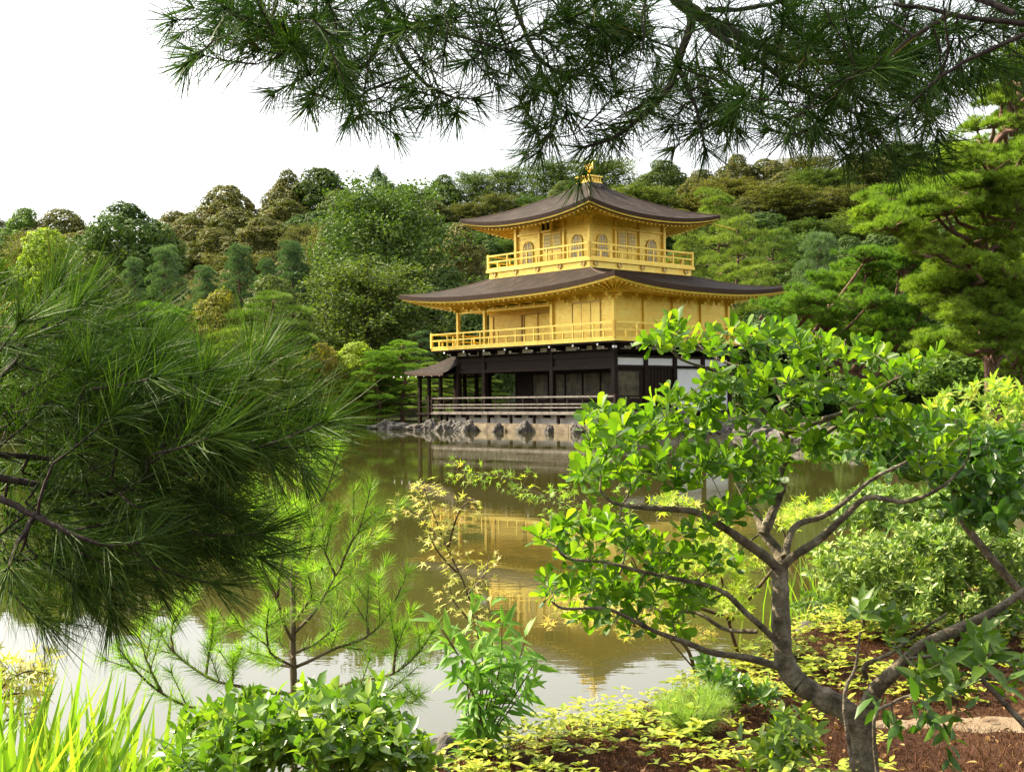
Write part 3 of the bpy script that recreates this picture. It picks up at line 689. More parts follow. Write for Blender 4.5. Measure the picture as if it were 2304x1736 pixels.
# ------------------------------------------------------------------ boulders
_ico = {}
def ico(n):
    if n not in _ico:
        bm = bmesh.new(); bmesh.ops.create_icosphere(bm, subdivisions=n, radius=1); _ico[n] = (np.array([v.co[:] for v in bm.verts]), np.array([[v.index for v in f.verts] for f in bm.faces])); bm.free()
    return _ico[n]
def boulder_mesh(seed, jag=.5):
    V, F = ico(4); r = random.Random(seed); off = Vector((r.random()*50, r.random()*50, r.random()*50)); out = []
    for v in V:
        p = Vector(v); d = 1+jag*(noise.noise(p*1.1+off))+.35*jag*noise.noise(p*2.7+off)
        d += .22*jag*abs(noise.noise(p*5+off)); out.append(p*d)
    m = MB(); m.add(np.array([o[:] for o in out]), F); return m.mesh('boulder', M['rock'])
BM = [boulder_mesh(s, .55) for s in range(7)]
def boulder(i, loc, sc, rz, label, group=None):
    o = bpy.data.objects.new('boulder', BM[i % 7]); col.objects.link(o); o.location = loc; o.scale = sc; o.rotation_euler = (0, 0, rz)
    tag(o, label, 'boulder', group); return o
mw = Matrix.Translation((CX, CY, 0)) @ Matrix.Rotation(YAW, 4, 'Z')
rb = random.Random(4)
spots = [(1.25, .42, .55), (3.1, .32, .42), (5.0, .48, .60), (6.9, .38, .44), (9.3, .55, .65), (9.9, .5, .56), (10.7, .6, .66), (11.5, .55, .60), (12.5, .55, .70), (12.3, .4, .45), (-.7, .45, .62)]
for k, (b, wd, hh) in enumerate(spots):
    p = mw @ Vector((-1.28-rb.random()*.15, b, .06)); boulder(k, p, (wd*.7, wd*.8, hh*.72), rb.random()*6, 'jagged grey boulder set against the stone base under the front deck of the pavilion', 'boulders along the pavilion base')
for k, a in enumerate((1.2, 2.9, 4.6, 6.1, 7.7, 9.2)):
    p = mw @ Vector((a, -1.35-.2*rb.random(), .05)); boulder(k+3, p, (.4+.2*rb.random(), .4, .35+.2*rb.random()), rb.random()*6, 'grey boulder at the water under the shaded right side of the pavilion', 'boulders on the shaded right side of the pavilion')
for k, (u, D, wd, hh) in enumerate([(925, 69, .55, .35), (905, 70, .75, .55), (885, 71, .6, .6), (868, 72, .7, .75), (850, 73, .6, .35), (948, 68, .7, .5), (838, 73.5, .5, .25)]):
    p = U(u, 962, D); boulder(k, (p[0], D, .1), (wd*.65, wd*.6, hh*.5), rb.random()*6, 'weathered grey boulder at the water left of the pavilion below the shore pine', 'boulders on the left shore')
for k, (u, D, wd) in enumerate([(1610, 55, .5), (1655, 52, .6), (1700, 47, .8), (1735, 46, .7), (1770, 45, .9), (1800, 44.5, .6), (1838, 43, 1.0), (1590, 58, .5), (1880, 41, .8)]):
    p = U(u, 975, D); boulder(k+1, (p[0]+.6, D+.5, .12), (wd*.8, wd*.6, .32+.2*rb.random()), rb.random()*6, 'dark boulder on the far shore right of the pavilion', 'boulders on the right far shore')
def gp(u, v, lift=0):
    """ground point seen at pixel"""
    lo, hi = 1.5, 60
    for _ in range(40):
        D = (lo+hi)/2; p = U(u, v, D)
        if p[2] > gz(p[0], p[1])+lift: lo = D
        else: hi = D
    return U(u, v, lo)
p = gp(1050, 1640); boulder(2, (-.27, 4.98, .10), (.12, .11, .12), .4, 'rounded brown boulder at the near water edge beside the yellow ground leaves')
boulder(5, (1.90, 8.05, .05), (.09, .08, .07), 1.4, 'pale stone at the water edge behind the slender tree trunk')
boulder(1, (2.15, 8.2, .06), (.12, .1, .07), 2.4, 'low dark stone on the bank right of the slender tree trunk')
# ------------------------------------------------------------------ trees behind the pond
M['lf_brown'] = leaf_mat('olive_brown_leaves', [(.0, (.045, .058, .016)), (.45, (.090, .098, .028)), (.75, (.17, .155, .048)), (1, (.28, .215, .075))], .18)
M['lf_dark'] = leaf_mat('dark_green_leaves', [(.0, (.028, .055, .014)), (.6, (.060, .105, .024)), (1, (.12, .17, .04))], .18)
M['lf_mid'] = leaf_mat('mid_green_leaves', [(.0, (.050, .095, .018)), (.6, (.10, .165, .030)), (1, (.18, .25, .05))], .25)
M['lf_yel'] = leaf_mat('yellow_green_leaves', [(.0, (.10, .15, .02)), (.6, (.19, .25, .035)), (1, (.30, .34, .06))], .35)
M['lf_gold'] = leaf_mat('turning_yellow_leaves', [(.0, (.11, .11, .02)), (.6, (.19, .17, .03)), (1, (.30, .24, .05))], .3)
M['lf_olive'] = leaf_mat('loose_olive_leaves', [(.0, (.038, .062, .016)), (.6, (.075, .105, .026)), (1, (.15, .165, .048))], .25)
M['nd_blue'] = leaf_mat('blue_green_needles', [(.0, (.045, .085, .040)), (.6, (.085, .14, .065)), (1, (.14, .20, .10))], .2)
M['nd_mid'] = leaf_mat('green_needles', [(.0, (.050, .085, .016)), (.6, (.115, .165, .032)), (1, (.23, .28, .06))], .25)
M['nd_bright'] = leaf_mat('bright_green_needles', [(.0, (.042, .090, .011)), (.6, (.11, .185, .024)), (1, (.25, .32, .05))], .3)

def tufts(mb, C, D, n, L, W, spread, tpl=NEED3, r=rng, mi=0, lvar=.25):
    C = np.repeat(C, n, 0); D = np.repeat(nrm(D), n, 0)
    T = nrm(D + spread*rdir(len(C), r))
    mb.scatter(tpl, C, T, rdir(len(C), r), L*(1-lvar/2+lvar*r.random(len(C))), W, mi)
def clump_cards(cl, per, size, r, tpl=CARD, up=.25, inner=.12, keepall=False):
    """leaf cards over a set of lumps (centre, radii); cards hidden inside other lumps are dropped"""
    Cs = []; Ns = []
    cc = np.array([c for c, _ in cl]); rr_ = np.array([x for _, x in cl])
    for i, (c, x) in enumerate(cl):
        n = int(per*(x[0]*x[2])); d = rdir(n, r); d[:, 2] = np.where(d[:, 2] < -.75, -d[:, 2], d[:, 2])
        bump = 1+.30*np.sin(d[:, 0]*6+i)*np.sin(d[:, 1]*7+2*i)*np.sin(d[:, 2]*6+i*.7)
        p = c + d*x*(bump*(1-inner*r.random(n)**2))[:, None]
        dd = ((p[:, None]-cc[None])/(rr_[None]*.80)); q = (dd**2).sum(-1); q[:, i] = 9
        k = (q.min(1) > .8) | keepall
        Cs.append(p[k]); Ns.append(nrm(d[k]/x))
    C = np.concatenate(Cs); N = nrm(np.concatenate(Ns)+.55*rdir(len(C), r)+[0, 0, up])
    T = nrm(np.cross(N, rdir(len(C), r)))
    mb = MB(); mb.scatter(tpl, C-T*size*.4, T, N, size*(.65+.7*r.random(len(C))), size*(.65+.5*r.random(len(C)))); return mb
def trunk_mesh(P, R, limbs, mt, name='trunk'):
    m = MB(); m.tube(P, R, 8)
    for a, b, r0 in limbs:
        mid = (a+b)/2+np.array([0, 0, -.08*np.linalg.norm(b-a)])+rdir(1)[0]*.06*np.linalg.norm(b-a); m.tube([a, mid, b], [r0, r0*.65, r0*.25], 6)
    return m.mesh(name, mt, True)
H0, W0 = 10.0, 8.0
def broad_proto(seed, nl=95, per=560, size=.22, conical=0, hole=.0):
    r = np.random.default_rng(seed); cl = []
    for i in range(nl):
        z = (i+.5)/nl; an = i*2.399+r.random()*.7
        hz = 1.0+9.0*(z**.8) - .9 + r.uniform(-.7, .3)
        prof = math.sin(min(1, (z*.86+.16))*PI)**.6 if not conical else (1-z)**.75+.05
        R = 4.0*prof*(.60+.42*r.random()) - .5
        if r.random() < .2: R *= .6
        x = (.62+.75*r.random()**1.5)*(1 if not conical else (.8-.35*z))
        cl.append((np.array([R*math.cos(an), R*math.sin(an), min(hz, 10-x*.8)]), np.array([x, x, x*.78])))
    cl.append((np.array([0, 0, 5.2]), np.array([2.3, 2.3, 3.3])))
    cr = clump_cards(cl, per, size, r).mesh('crown', M['lf_mid'])
    P = [(0, 0, -2), (0, 0, 0), (.15, .1, 2.5), (.1, .2, 5), (0, 0, 7.5)]
    t = trunk_mesh(P, [.32, .28, .2, .14, .05], [(np.array([.1, .1, 2.2+.4*i]), c*np.array([.85, .85, .95]), .09) for i, (c, _) in enumerate(cl[:14:2])], M['bark_far'])
    return t, cr
def loose_proto(seed):
    """open crown, sprays of small leaves along visible twigs"""
    r = np.random.default_rng(seed); P = np.array([(0, 0, -2), (0, 0, 0), (.2, .1, 3), (.0, .2, 6), (0, 0, 9.4)]); limbs = []; m = MB(); C = []
    tm = MB(); tm.tube(P, [.3, .26, .2, .12, .03], 8)
    for i in range(62):
        z = 1.5+8*(i/62)**.9; an = i*2.399; L = 3.9*math.sin(min(1, .25+.8*(1-(z/10)))*PI*.62)*(.75+.4*r.random())
        a = np.array([0, .05, z-.6]); b = np.array([L*math.cos(an), L*math.sin(an), z+.25+.5*r.random()])
        mid = (a+b)/2+[0, 0, .25]; tm.tube([a, mid, b], [.05, .03, .01], 5)
        for k in range(26):
            t = .25+.78*r.random(); p = a+(b-a)*t+[0, 0, .2]; q = p+r.normal(size=3)*[.42, .42, .20]; C.append(q)
    C = np.array(C); C = np.repeat(C, 13, 0)+r.normal(size=(len(C)*13, 3))*.17
    N = nrm(rdir(len(C), r)+[0, 0, 1.0]); m.scatter(CARD, C, nrm(np.cross(N, rdir(len(C), r))), N, .17*(.7+.6*r.random(len(C))), .14)
    return tm.mesh('trunk', M['bark_far'], True), m.mesh('crown', M['lf_olive'])
def pine_proto(seed, npad=26, flat=.32, tall=False, dens=150, nl=.30, nw=.035):
    r = np.random.default_rng(seed); P = np.array([(0, 0, -2), (0, 0, 0), (.3, .1, 2.5), (.0, .35, 5), (.15, .1, 7.4), (0, 0, 9.3)]); tm = MB(); tm.tube(P, [.26, .23, .18, .13, .08, .03], 8)
    Cs = []; Ds = []
    for i in range(npad):
        z = 1.6+8.1*(i/(npad-1)); an = i*2.399+r.random()*.8; f = z/10
        L = 3.6*((1-f)**.55+.04)*(.55+.5*r.random()) if not tall else 2.9*((1-f)**.8+.05)*(.6+.5*r.random())
        b = np.array([L*math.cos(an), L*math.sin(an), z-.15*L]); a = np.array([0.05, .1, z-.5])
        tm.tube([a, (a+b)/2+[0, 0, -.12], b], [.07, .05, .02], 5)
        x = .95+.75*r.random()*(1-f*.4); x = x*(1 if not tall else .8)
        n = int(dens*x*x); d = rdir(n, r); d[:, 2] = np.abs(d[:, 2])*1.0-.15
        p = b + d*[x, x, x*flat]*(1-.2*r.random(n))[:, None]; p[:, 2] += .25*np.sin(p[:, 0]*3)*np.cos(p[:, 1]*3)*.5
        Cs.append(p); Ds.append(nrm(d*[1, 1, .5]+[0, 0, .9]))
    m = MB(); tufts(m, np.concatenate(Cs), np.concatenate(Ds), 7, nl, nw, .75, NEED3, r)
    return tm.mesh('trunk', M['bark_red'], True), m.mesh('crown', M['nd_mid'])
PR = {'broad': [broad_proto(s) for s in (1, 2, 3, 4, 5)], 'cone': [broad_proto(s, 44, 430, .22, 1) for s in (11, 12)], 'loose': [loose_proto(s) for s in (21, 22)],
      'pine': [pine_proto(s) for s in (31, 32, 33)], 'tallpine': [pine_proto(s, 34, .55, True, 150) for s in (41, 42)]}
PR['round'] = [broad_proto(s, 130, 400, .22) for s in (6, 7)]
def put(kind, i, leaf, x, y, z, w, h, rz, label, group=None, cat='tree', name=None, bark=None):
    tm, cm = PR[kind][i % len(PR[kind])]
    e = empty(name or ('pine_tree' if 'pine' in kind else 'tree'), (x, y, z), rz); e.scale = (w/W0, w/W0, h/H0)
    for n, me, mt in (('trunk', tm, bark), ('crown', cm, M[leaf])):
        o = bpy.data.objects.new(n, me); col.objects.link(o); o.parent = e
        if mt: o.material_slots[0].link = 'OBJECT'; o.material_slots[0].material = mt
    tag(e, label, cat, group); return e
def tree(kind, i, leaf, u, vt, D, wpx, label, group=None, base=None, hmin=3):
    p = U(u, vt, D); z0 = float(gz(p[0], D)); h = max(p[2]-z0, hmin)
    if h > wpx*D/2800*2.0 and kind != 'cone': z0 = p[2]-wpx*D/2800*2.0; h = p[2]-z0
    return put(kind, i, leaf, p[0], D, z0, wpx*D/2800*1.28, h, (i*2.1+u*.37) % 6.28, label, group)
skx = [-200, 0, 100, 200, 290, 350, 390, 480, 560, 620, 680, 760, 860, 920, 1000, 1080, 1160, 1250, 1400, 1500, 1600, 1750, 1850, 1900, 2000, 2304, 2500]
skv = [470, 470, 478, 492, 505, 545, 474, 424, 402, 394, 372, 378, 380, 392, 394, 398, 388, 372, 360, 365, 352, 345, 345, 325, 330, 320, 320]
rh = random.Random(11); cnt = 0
where = ['on the skyline of the wooded hill', 'just below the skyline of the wooded hill', 'halfway up the wooded hill', 'low on the wooded hill', 'near the foot of the wooded hill', 'at the foot of the wooded hill']
for row, (D, dv, wp) in enumerate([(172, 0, 125), (160, 42, 125), (147, 90, 130), (134, 140, 135), (121, 195, 135), (108, 255, 140)]):
    u = -120 + row*37
    while u < 2420:
        v = np.interp(u, skx, skv)+dv+rh.uniform(-16, 26); wpx = wp*rh.uniform(.62, 1.4)
        left = u < 1320
        q = rh.random()
        if u < 360: leaf = 'lf_mid' if q < .45 else 'lf_brown'; kind = 'broad'
        elif 370 < u < 680 and row < 5: leaf = 'lf_brown'; kind = 'broad'
        elif u < 1250: leaf, kind = (('lf_dark', 'broad') if q < .35 else ('lf_olive', 'broad') if q < .62 else ('lf_brown', 'broad') if q < .85 else ('lf_dark', 'cone'))
        elif row < 3: leaf, kind = ('lf_brown', 'broad') if q < .72 else ('lf_olive', 'broad')
        else: leaf, kind = ('lf_dark', 'broad') if q < .6 else ('lf_olive', 'broad')
        if kind == 'broad' and rh.random() < .5 and not (row < 2 and 370 < u < 760): kind = 'loose'
        nm = {'lf_brown': 'brown tinged broadleaf tree', 'lf_dark': 'dark green tree', 'lf_mid': 'green broadleaf tree', 'lf_olive': 'olive green broadleaf tree'}[leaf]
        if kind == 'cone': nm = 'dark green pointed conifer'; wpx *= .75; v -= 12
        tree(kind, cnt, leaf, u, v, D+rh.uniform(-4, 4), wpx, '%s %s, %s' % (nm, where[row], 'left of the pavilion' if left else 'right of the pavilion'), 'trees covering the hill')
        cnt += 1; u += wpx*.78
T = tree
T('round', 0, 'lf_dark', 285, 452, 135, 205, 'large round dark green tree below the dip in the skyline')
T('broad', 3, 'lf_yel', 105, 512, 84, 190, 'bright yellow green tree behind the near pine at the left edge')
T('broad', 1, 'lf_olive', 205, 560, 78, 190, 'loose olive tree between the yellow green tree and the round dark tree')
T('broad', 2, 'lf_mid', -60, 500, 80, 220, 'green tree cut by the left edge of the picture')
T('cone', 0, 'lf_dark', 752, 440, 118, 125, 'tall dark pointed conifer left of the loose olive tree')
T('cone', 1, 'lf_dark', 866, 383, 168, 80, 'small dark conifer standing out on the skyline left of the pavilion')
T('loose', 0, 'lf_dark', 868, 420, 100, 300, 'big loose olive tree with pale twigs left of the pavilion roofs')
T('loose', 1, 'lf_olive', 830, 590, 90, 300, 'lower loose olive tree left of the second floor veranda')
T('broad', 4, 'lf_brown', 1030, 500, 112, 130, 'grey brown bushy tree beside the upper roof at its left tip')
for k, (u, v, w_, D) in enumerate([(300, 580, 90, 96), (372, 556, 130, 98), (462, 600, 110, 95), (537, 553, 115, 99), (655, 545, 130, 97), (600, 585, 90, 95)]):
    T('tallpine', k, 'nd_blue', u, v, D, w_*1.1, 'blue green pine in the row behind, %s' % ['its shortest at the left end', 'the broad one below the round dark tree', 'low between two taller ones', 'pointed and slender', 'bushy and brightest at the right end', 'small one left of the bushy last one'][k])
T('broad', 2, 'lf_olive', 610, 612, 86, 170, 'pale olive tree above the layered pine')
T('broad', 0, 'lf_gold', 490, 650, 78, 150, 'tree with turning yellow leaves in front of the blue green pines')
T('pine', 1, 'nd_mid', 615, 655, 74, 230, 'layered green pine left of the pavilion, in front of the pale olive tree')
T('pine', 2, 'nd_mid', 520, 740, 68, 190, 'low green pine behind the near pine needles')
T('broad', 1, 'lf_dark', 420, 760, 72, 220, 'dark green shrub like tree low behind the near pine needles')
T('broad', 3, 'lf_dark', 250, 720, 72, 260, 'dark green tree at the pond edge behind the near pine')
T('broad', 0, 'lf_mid', 60, 680, 74, 260, 'green tree at the pond edge at the far left')
T('pine', 0, 'nd_bright', 372, 682, 77, 230, 'bright green bushy pine standing behind the near pine needles').location.z += 0
T('broad', 4, 'lf_gold', 722, 770, 76, 110, 'low olive tree by the water left of the yellow green maple')
T('broad', 2, 'lf_yel', 800, 765, 77, 150, 'yellow green maple behind the layered shore pine')
T('broad', 0, 'lf_dark', 700, 820, 79, 150, 'dark bush at the water left of the shore pine')
T('broad', 1, 'lf_dark', 610, 830, 79, 160, 'dark bush at the water behind the near pine needles')
T('pine', 2, 'nd_blue', 945, 745, 84, 90, 'small blue green pine peeping out above the annex roof')
T('broad', 3, 'lf_dark', 1000, 600, 96, 170, 'dark green tree seen under the lower roof at its left tip')
T('broad', 1, 'lf_dark', 1075, 690, 92, 150, 'dark tree seen between the porch columns')
# trained shore pines left of the annex
T('pine', 0, 'nd_bright', 850, 790, 75, 140, 'low layered bright green pine on the left shore rocks')
T('pine', 1, 'nd_bright', 905, 765, 76, 150, 'layered bright green pine beside the annex roof')
T('pine', 2, 'nd_mid', 985, 815, 80, 150, 'green pine seen through the open annex')
T('pine', 0, 'nd_mid', 1070, 830, 84, 130, 'green pine seen through the first floor columns')
# right of the pavilion
T('pine', 0, 'nd_mid', 1610, 425, 98, 170, 'tall layered green pine rising right of the upper roof tip')
T('tallpine', 1, 'nd_mid', 1545, 500, 92, 130, 'green pine touching the right end of the upper veranda')
T('pine', 1, 'nd_mid', 1660, 490, 88, 200, 'broad layered pine with a bare dark trunk right of the pavilion')
T('tallpine', 0, 'nd_blue', 1842, 525, 84, 190, 'pale blue green pine in front of the dark hollow of the hill')
T('pine', 2, 'nd_mid', 1740, 520, 92, 150, 'layered pine left of the pale blue green pine')
T('pine', 2, 'nd_mid', 1690, 600, 80, 200, 'low wide pine behind the right tip of the lower roof')
T('pine', 1, 'nd_mid', 1600, 640, 84, 160, 'pine behind the east wall of the pavilion')
T('broad', 2, 'lf_dark', 1720, 690, 78, 170, 'dark tree right of the gold east wall')
T('broad', 0, 'lf_dark', 1850, 700, 76, 220, 'dark green tree hidden behind the lower pine pads')
T('broad', 1, 'lf_dark', 2020, 640, 70, 260, 'dark green tree behind the large right pine')
T('broad', 4, 'lf_dark', 2180, 420, 84, 320, 'tall dark tree behind the top of the large right pine')
T('broad', 3, 'lf_mid', 2240, 640, 60, 260, 'green tree behind the large pine at the right edge')

# the two large pines on the right bank, pads of needles on crooked limbs
def pad_pine(pads, D, trunk, name, label, seed, mt, dens, nl, nw, twist=.5):
    r = np.random.default_rng(seed); e = empty(name, trunk[0]); tag(e, label, 'tree'); base = np.array(trunk[0]); tr = np.array(trunk)
    m = MB(); tm = MB(); tm.tube(tr-base, np.linspace(.19, .07, len(tr)), 9)
    ts = np.concatenate([np.linspace(tr[i], tr[i+1], 9) for i in range(len(tr)-1)])
    C = []; N = []
    pads = pads+[(u+r.uniform(-45, 45), v+r.uniform(-25, 25), a*.8, b*.85) for u, v, a, b in pads]
    for (u, v, a, b) in pads:
        d = D+r.uniform(-2.2, 2.2); c = U(u, v, d); rx = a*d/2800*1.12; rz_ = b*d/2800*1.25
        k = ts[np.argmin(np.linalg.norm(ts-(c-[0, 0, .6]), axis=1)+np.maximum(0, ts[:, 2]-c[2])*3)]
        m1 = k+(c-k)*.4+r.normal(size=3)*[.15, .2, .12]; m2 = k+(c-k)*.75+r.normal(size=3)*[.1, .15, .1]+[0, 0, -.15]
        tm.tube(np.array([k, m1, m2, c])-base, [.075, .06, .045, .02], 6)
        sub = 15
        for q in range(sub):
            o = r.normal(size=3)*[rx*.5, rx*.45, rz_*.40]; cc = c+o; x = np.array([rx*.30, rx*.30, max(rz_*.28, rx*.12)])*(.7+.7*r.random())
            tm.tube(np.array([m2+(c-m2)*.7, (cc+c)/2-[0, 0, .06], cc])-base, [.02, .014, .006], 4)
            n = int(dens*x[0]*x[0]*4.2); dd = rdir(n, r); dd[:, 2] = dd[:, 2]*.8+.2
            C.append(cc+dd*x*(1-.35*r.random(n))[:, None]-base); N.append(nrm(dd*[1, 1, .6]+[0, 0, .55]))
    tufts(m, np.concatenate(C), np.concatenate(N), 16, nl, nw, .75, NEED3, r)
    tm.build('trunk', M['bark_red'], e, True); m.build('crown', mt, e); return e
def z5(L): return [(1152+x/1.92, y/1.92, a/1.92, b/1.92) for x, y, a, b in L]
big = z5([(2130,310,110,45),(2120,420,110,40),(2140,520,110,40),(2160,620,90,40),(2000,660,130,50),(1830,740,140,50),(1680,840,130,50),(1640,920,140,50),(1700,1000,120,45),(1980,790,160,55),
    (2090,870,130,50),(2110,960,120,55),(1860,900,140,50),(2150,1060,90,55),(1790,1080,130,50),(1950,1150,130,50),(2090,1200,120,50),(1880,1250,150,55),(2100,1330,100,50),(1960,1370,130,50),(2060,1480,120,50),(1900,1480,140,50),(2120,1580,90,45),
    (2200,380,90,60),(2230,760,90,60),(2240,980,80,60),(2230,1150,80,60),(2240,1420,80,60),(2000,540,60,25),(2200,500,80,45),(2180,680,90,50),(2160,800,90,50),(2200,900,80,50),(2050,1020,110,45),(1980,1080,110,45),(2170,1260,80,50),(2010,1300,110,45),(2200,1500,70,50),(2150,1430,90,45),(2180,240,80,40),(1900,820,100,45),(1750,950,90,40),(1880,1180,90,40)])
low = z5([(1680,1140,110,35),(1540,1150,110,35),(1400,1205,110,30),(1600,1225,140,40),(1310,1290,115,34),(1480,1310,130,38),(1255,1350,110,30),(1720,1340,130,40),(1400,1380,130,36),(1600,1420,140,40),(1780,1440,120,40),(1500,1480,120,40),(1700,1540,120,38),(1300,1430,90,26)])
gb = lambda x, y: (x, y, float(gz(x, y))-.3)
pad_pine(big, 29, [gb(11.4, 29.5), (11.3, 29.3, 2.2), (10.9, 29, 4.0), (11.4, 28.8, 5.6), (11.2, 29, 7.2), (11.9, 29, 8.4)], 'pine_tree', 'large sunlit pine with reddish limbs filling the right edge behind the leafy shrubs', 51, M['nd_bright'], 210, .13, .011)
pad_pine(low, 37, [gb(8.9+3, 38), (11.2, 37.6, 1.8), (9.6, 37.4, 2.6), (8.2, 37, 3.4), (7.4, 37, 4.0)], 'pine_tree', 'low spreading pine leaning over the water between the pavilion and the large pine', 52, M['nd_bright'], 130, .16, .014)
# ------------------------------------------------------------------ foreground plants
M['nd_fg'] = leaf_mat('pine_needles', [(0, (.011, .028, .005)), (.55, (.028, .064, .009)), (.85, (.065, .12, .016)), (.93, (.12, .085, .028)), (1, (.20, .13, .045))], .22, 0.55, 0.1, nscale=7, nmix=.35)
M['nd_young'] = leaf_mat('young_pine_needles', [(0, (.10, .19, .02)), (.6, (.20, .32, .035)), (.88, (.30, .40, .06)), (.95, (.40, .30, .07)), (1, (.42, .28, .08))], .3, 0.5, 0.2, nscale=7, nmix=.35)
M['nd_soft'] = leaf_mat('soft_pale_needles', [(0, (.12, .20, .05)), (.6, (.19, .29, .08)), (1, (.30, .36, .13))], .3, 0.5, 0.15, nscale=7, nmix=.35)
M['lf_magn'] = leaf_mat('glossy_obovate_leaves', [(0, (.026, .070, .007)), (.45, (.070, .145, .012)), (1, (.17, .26, .022))], .45, 0.45, 0.2, (3.2, 2.8, .8), nscale=7, nmix=.35)
M['lf_maple'] = leaf_mat('pale_maple_leaves', [(0, (.26, .34, .05)), (.5, (.42, .42, .12)), (.8, (.50, .40, .14)), (1, (.48, .20, .06))], .38, 0.5, 0.15, (1.5, 1.5, .8), nscale=7, nmix=.35)
M['lf_mapleg'] = leaf_mat('green_maple_leaves', [(0, (.13, .24, .03)), (.6, (.24, .34, .05)), (.88, (.36, .34, .07)), (1, (.42, .18, .05))], .4, 0.5, 0.15, (1.7, 1.8, .7), nscale=7, nmix=.35)
M['lf_willow'] = leaf_mat('lance_green_leaves', [(0, (.08, .18, .025)), (.6, (.15, .27, .04)), (1, (.25, .36, .07))], .35, 0.45, 0.2, nscale=7, nmix=.35)
M['lf_camel'] = leaf_mat('camellia_leaves', [(0, (.035, .085, .010)), (.5, (.10, .18, .018)), (.85, (.26, .34, .035)), (.985, (.20, .26, .04)), (1, (.30, .09, .03))], .28, 0.27, 0.45, nscale=7, nmix=.35)
M['lf_iris'] = leaf_mat('iris_blades', [(0, (.12, .22, .02)), (.5, (.24, .36, .03)), (.85, (.42, .48, .06)), (1, (.48, .30, .08))], .4, 0.45, 0.2, (1.6, 1.8, .6), nscale=7, nmix=.35)
M['lf_cover'] = leaf_mat('yellow_ground_leaves', [(0, (.10, .18, .02)), (.4, (.24, .30, .03)), (.8, (.42, .42, .06)), (.93, (.46, .34, .08)), (1, (.34, .12, .04))], .3, 0.5, 0.2, (1.5, 1.5, .6), nscale=7, nmix=.35)
M['lf_azal'] = leaf_mat('pale_shrub_leaves', [(0, (.045, .095, .014)), (.5, (.12, .20, .030)), (.8, (.28, .36, .08)), (1, (.46, .50, .18))], .2, 0.42, 0.25, (1.5, 1.7, .7), nscale=7, nmix=.35)
M['lf_shade'] = leaf_mat('deep_green_leaves', [(0, (.028, .068, .010)), (.6, (.065, .13, .016)), (1, (.13, .21, .03))], .28, 0.35, 0.3, nscale=7, nmix=.35)
M['moss'] = leaf_mat('red_brown_moss', [(0, (.035, .013, .008)), (.5, (.080, .034, .020)), (.85, (.14, .065, .035)), (1, (.20, .14, .06))], .1, .9, .1, nscale=7, nmix=.35)

class Skel:
    """branch skeleton: hand drawn limbs, then twigs grown from the nearest limb to each target"""
    def __init__(s, seed=0): s.P = []; s.R = []; s.m = MB(); s.r = np.random.default_rng(seed); s.jit = .02
    def limb(s, pts, r0, r1, k=7, step=.05, rough=0):
        pts = np.asarray(pts, float); n = len(pts); tt = np.arange(n); L = np.linalg.norm(np.diff(pts, axis=0), axis=1).sum()
        m = max(n*3, int(L/step)); t = np.linspace(0, n-1, m)
        # Catmull-Rom through the points
        Q = np.vstack([2*pts[0]-pts[1], pts, 2*pts[-1]-pts[-2]]); i = np.minimum(t.astype(int), n-2); f = (t-i)[:, None]
        a, b, c, d = Q[i], Q[i+1], Q[i+2], Q[i+3]
        p = .5*((2*b)+(-a+c)*f+(2*a-5*b+4*c-d)*f**2+(-a+3*b-3*c+d)*f**3)
        if rough: p = p + s.r.normal(size=p.shape)*rough
        R = np.linspace(r0, r1, m)*(1+.06*s.r.normal(size=m)*(k > 6)); s.m.tube(p, R, k)
        s.P += list(p[2:]); s.R += list(R[2:]); return p
    def twig(s, target, r1=.002, sag=.0, mx=None, k=4):
        A = np.array(s.P); R = np.array(s.R); d = np.linalg.norm(A-target, axis=1); i = int(np.argmin(d)); a = A[i]; L = d[i]
        if L < .01: return nrm(s.r.normal(size=3)), a
        r0 = min(R[i]*.7, .0025+.010*L); mid = (a+target)/2+s.r.normal(size=3)*.09*L+np.array([0, 0, sag*L])
        n = max(3, int(L/.05)); t = np.linspace(0, 1, n+1)[:, None]; p = (1-t)**2*a+2*t*(1-t)*mid+t*t*target
        s.m.tube(p, np.linspace(r0, min(r1, r0), n+1), k); s.P += list(p[1:]); s.R += list(np.linspace(r0, r1, n+1)[1:])
        return nrm(p[-1]-p[-2]), a
def ell(L, D, n, r, dd=.25, out_=.12):
    """targets in leaf masses: (u, v, half width, half height[, depth offset])"""
    out = []
    for e in L:
        u, v, a, b = e[:4]; d0 = D+(e[4] if len(e) > 4 else 0); k = max(1, int(round(n*a*b/1000)))
        for _ in range(k):
            q = r.normal(size=3); q = q/np.linalg.norm(q)*r.random()**.4*(1.45 if r.random() < out_ else 1); out.append(U(u+q[0]*a, v+q[1]*b, d0+q[2]*dd))
    return out
def z7(pts, d0, d1):
    n = len(pts); return [U(1152+x/1.92, 868+y/1.92, d0+(d1-d0)*i/(n-1)) for i, (x, y) in enumerate(pts)]
def px(pts, d0, d1):
    n = len(pts); return [U(x, y, d0+(d1-d0)*i/(n-1)) for i, (x, y) in enumerate(pts)]
def finish(root, sk, mb, wood, leaf, woodname='branches', leafname='leaves', smooth=True):
    o = root.location; off = np.array(o[:])
    for m in (sk.m, mb): m.V = [v-off for v in m.V]
    a = sk.m.build(woodname, wood, root, True); b = mb.build(leafname, leaf, root, smooth); return a, b

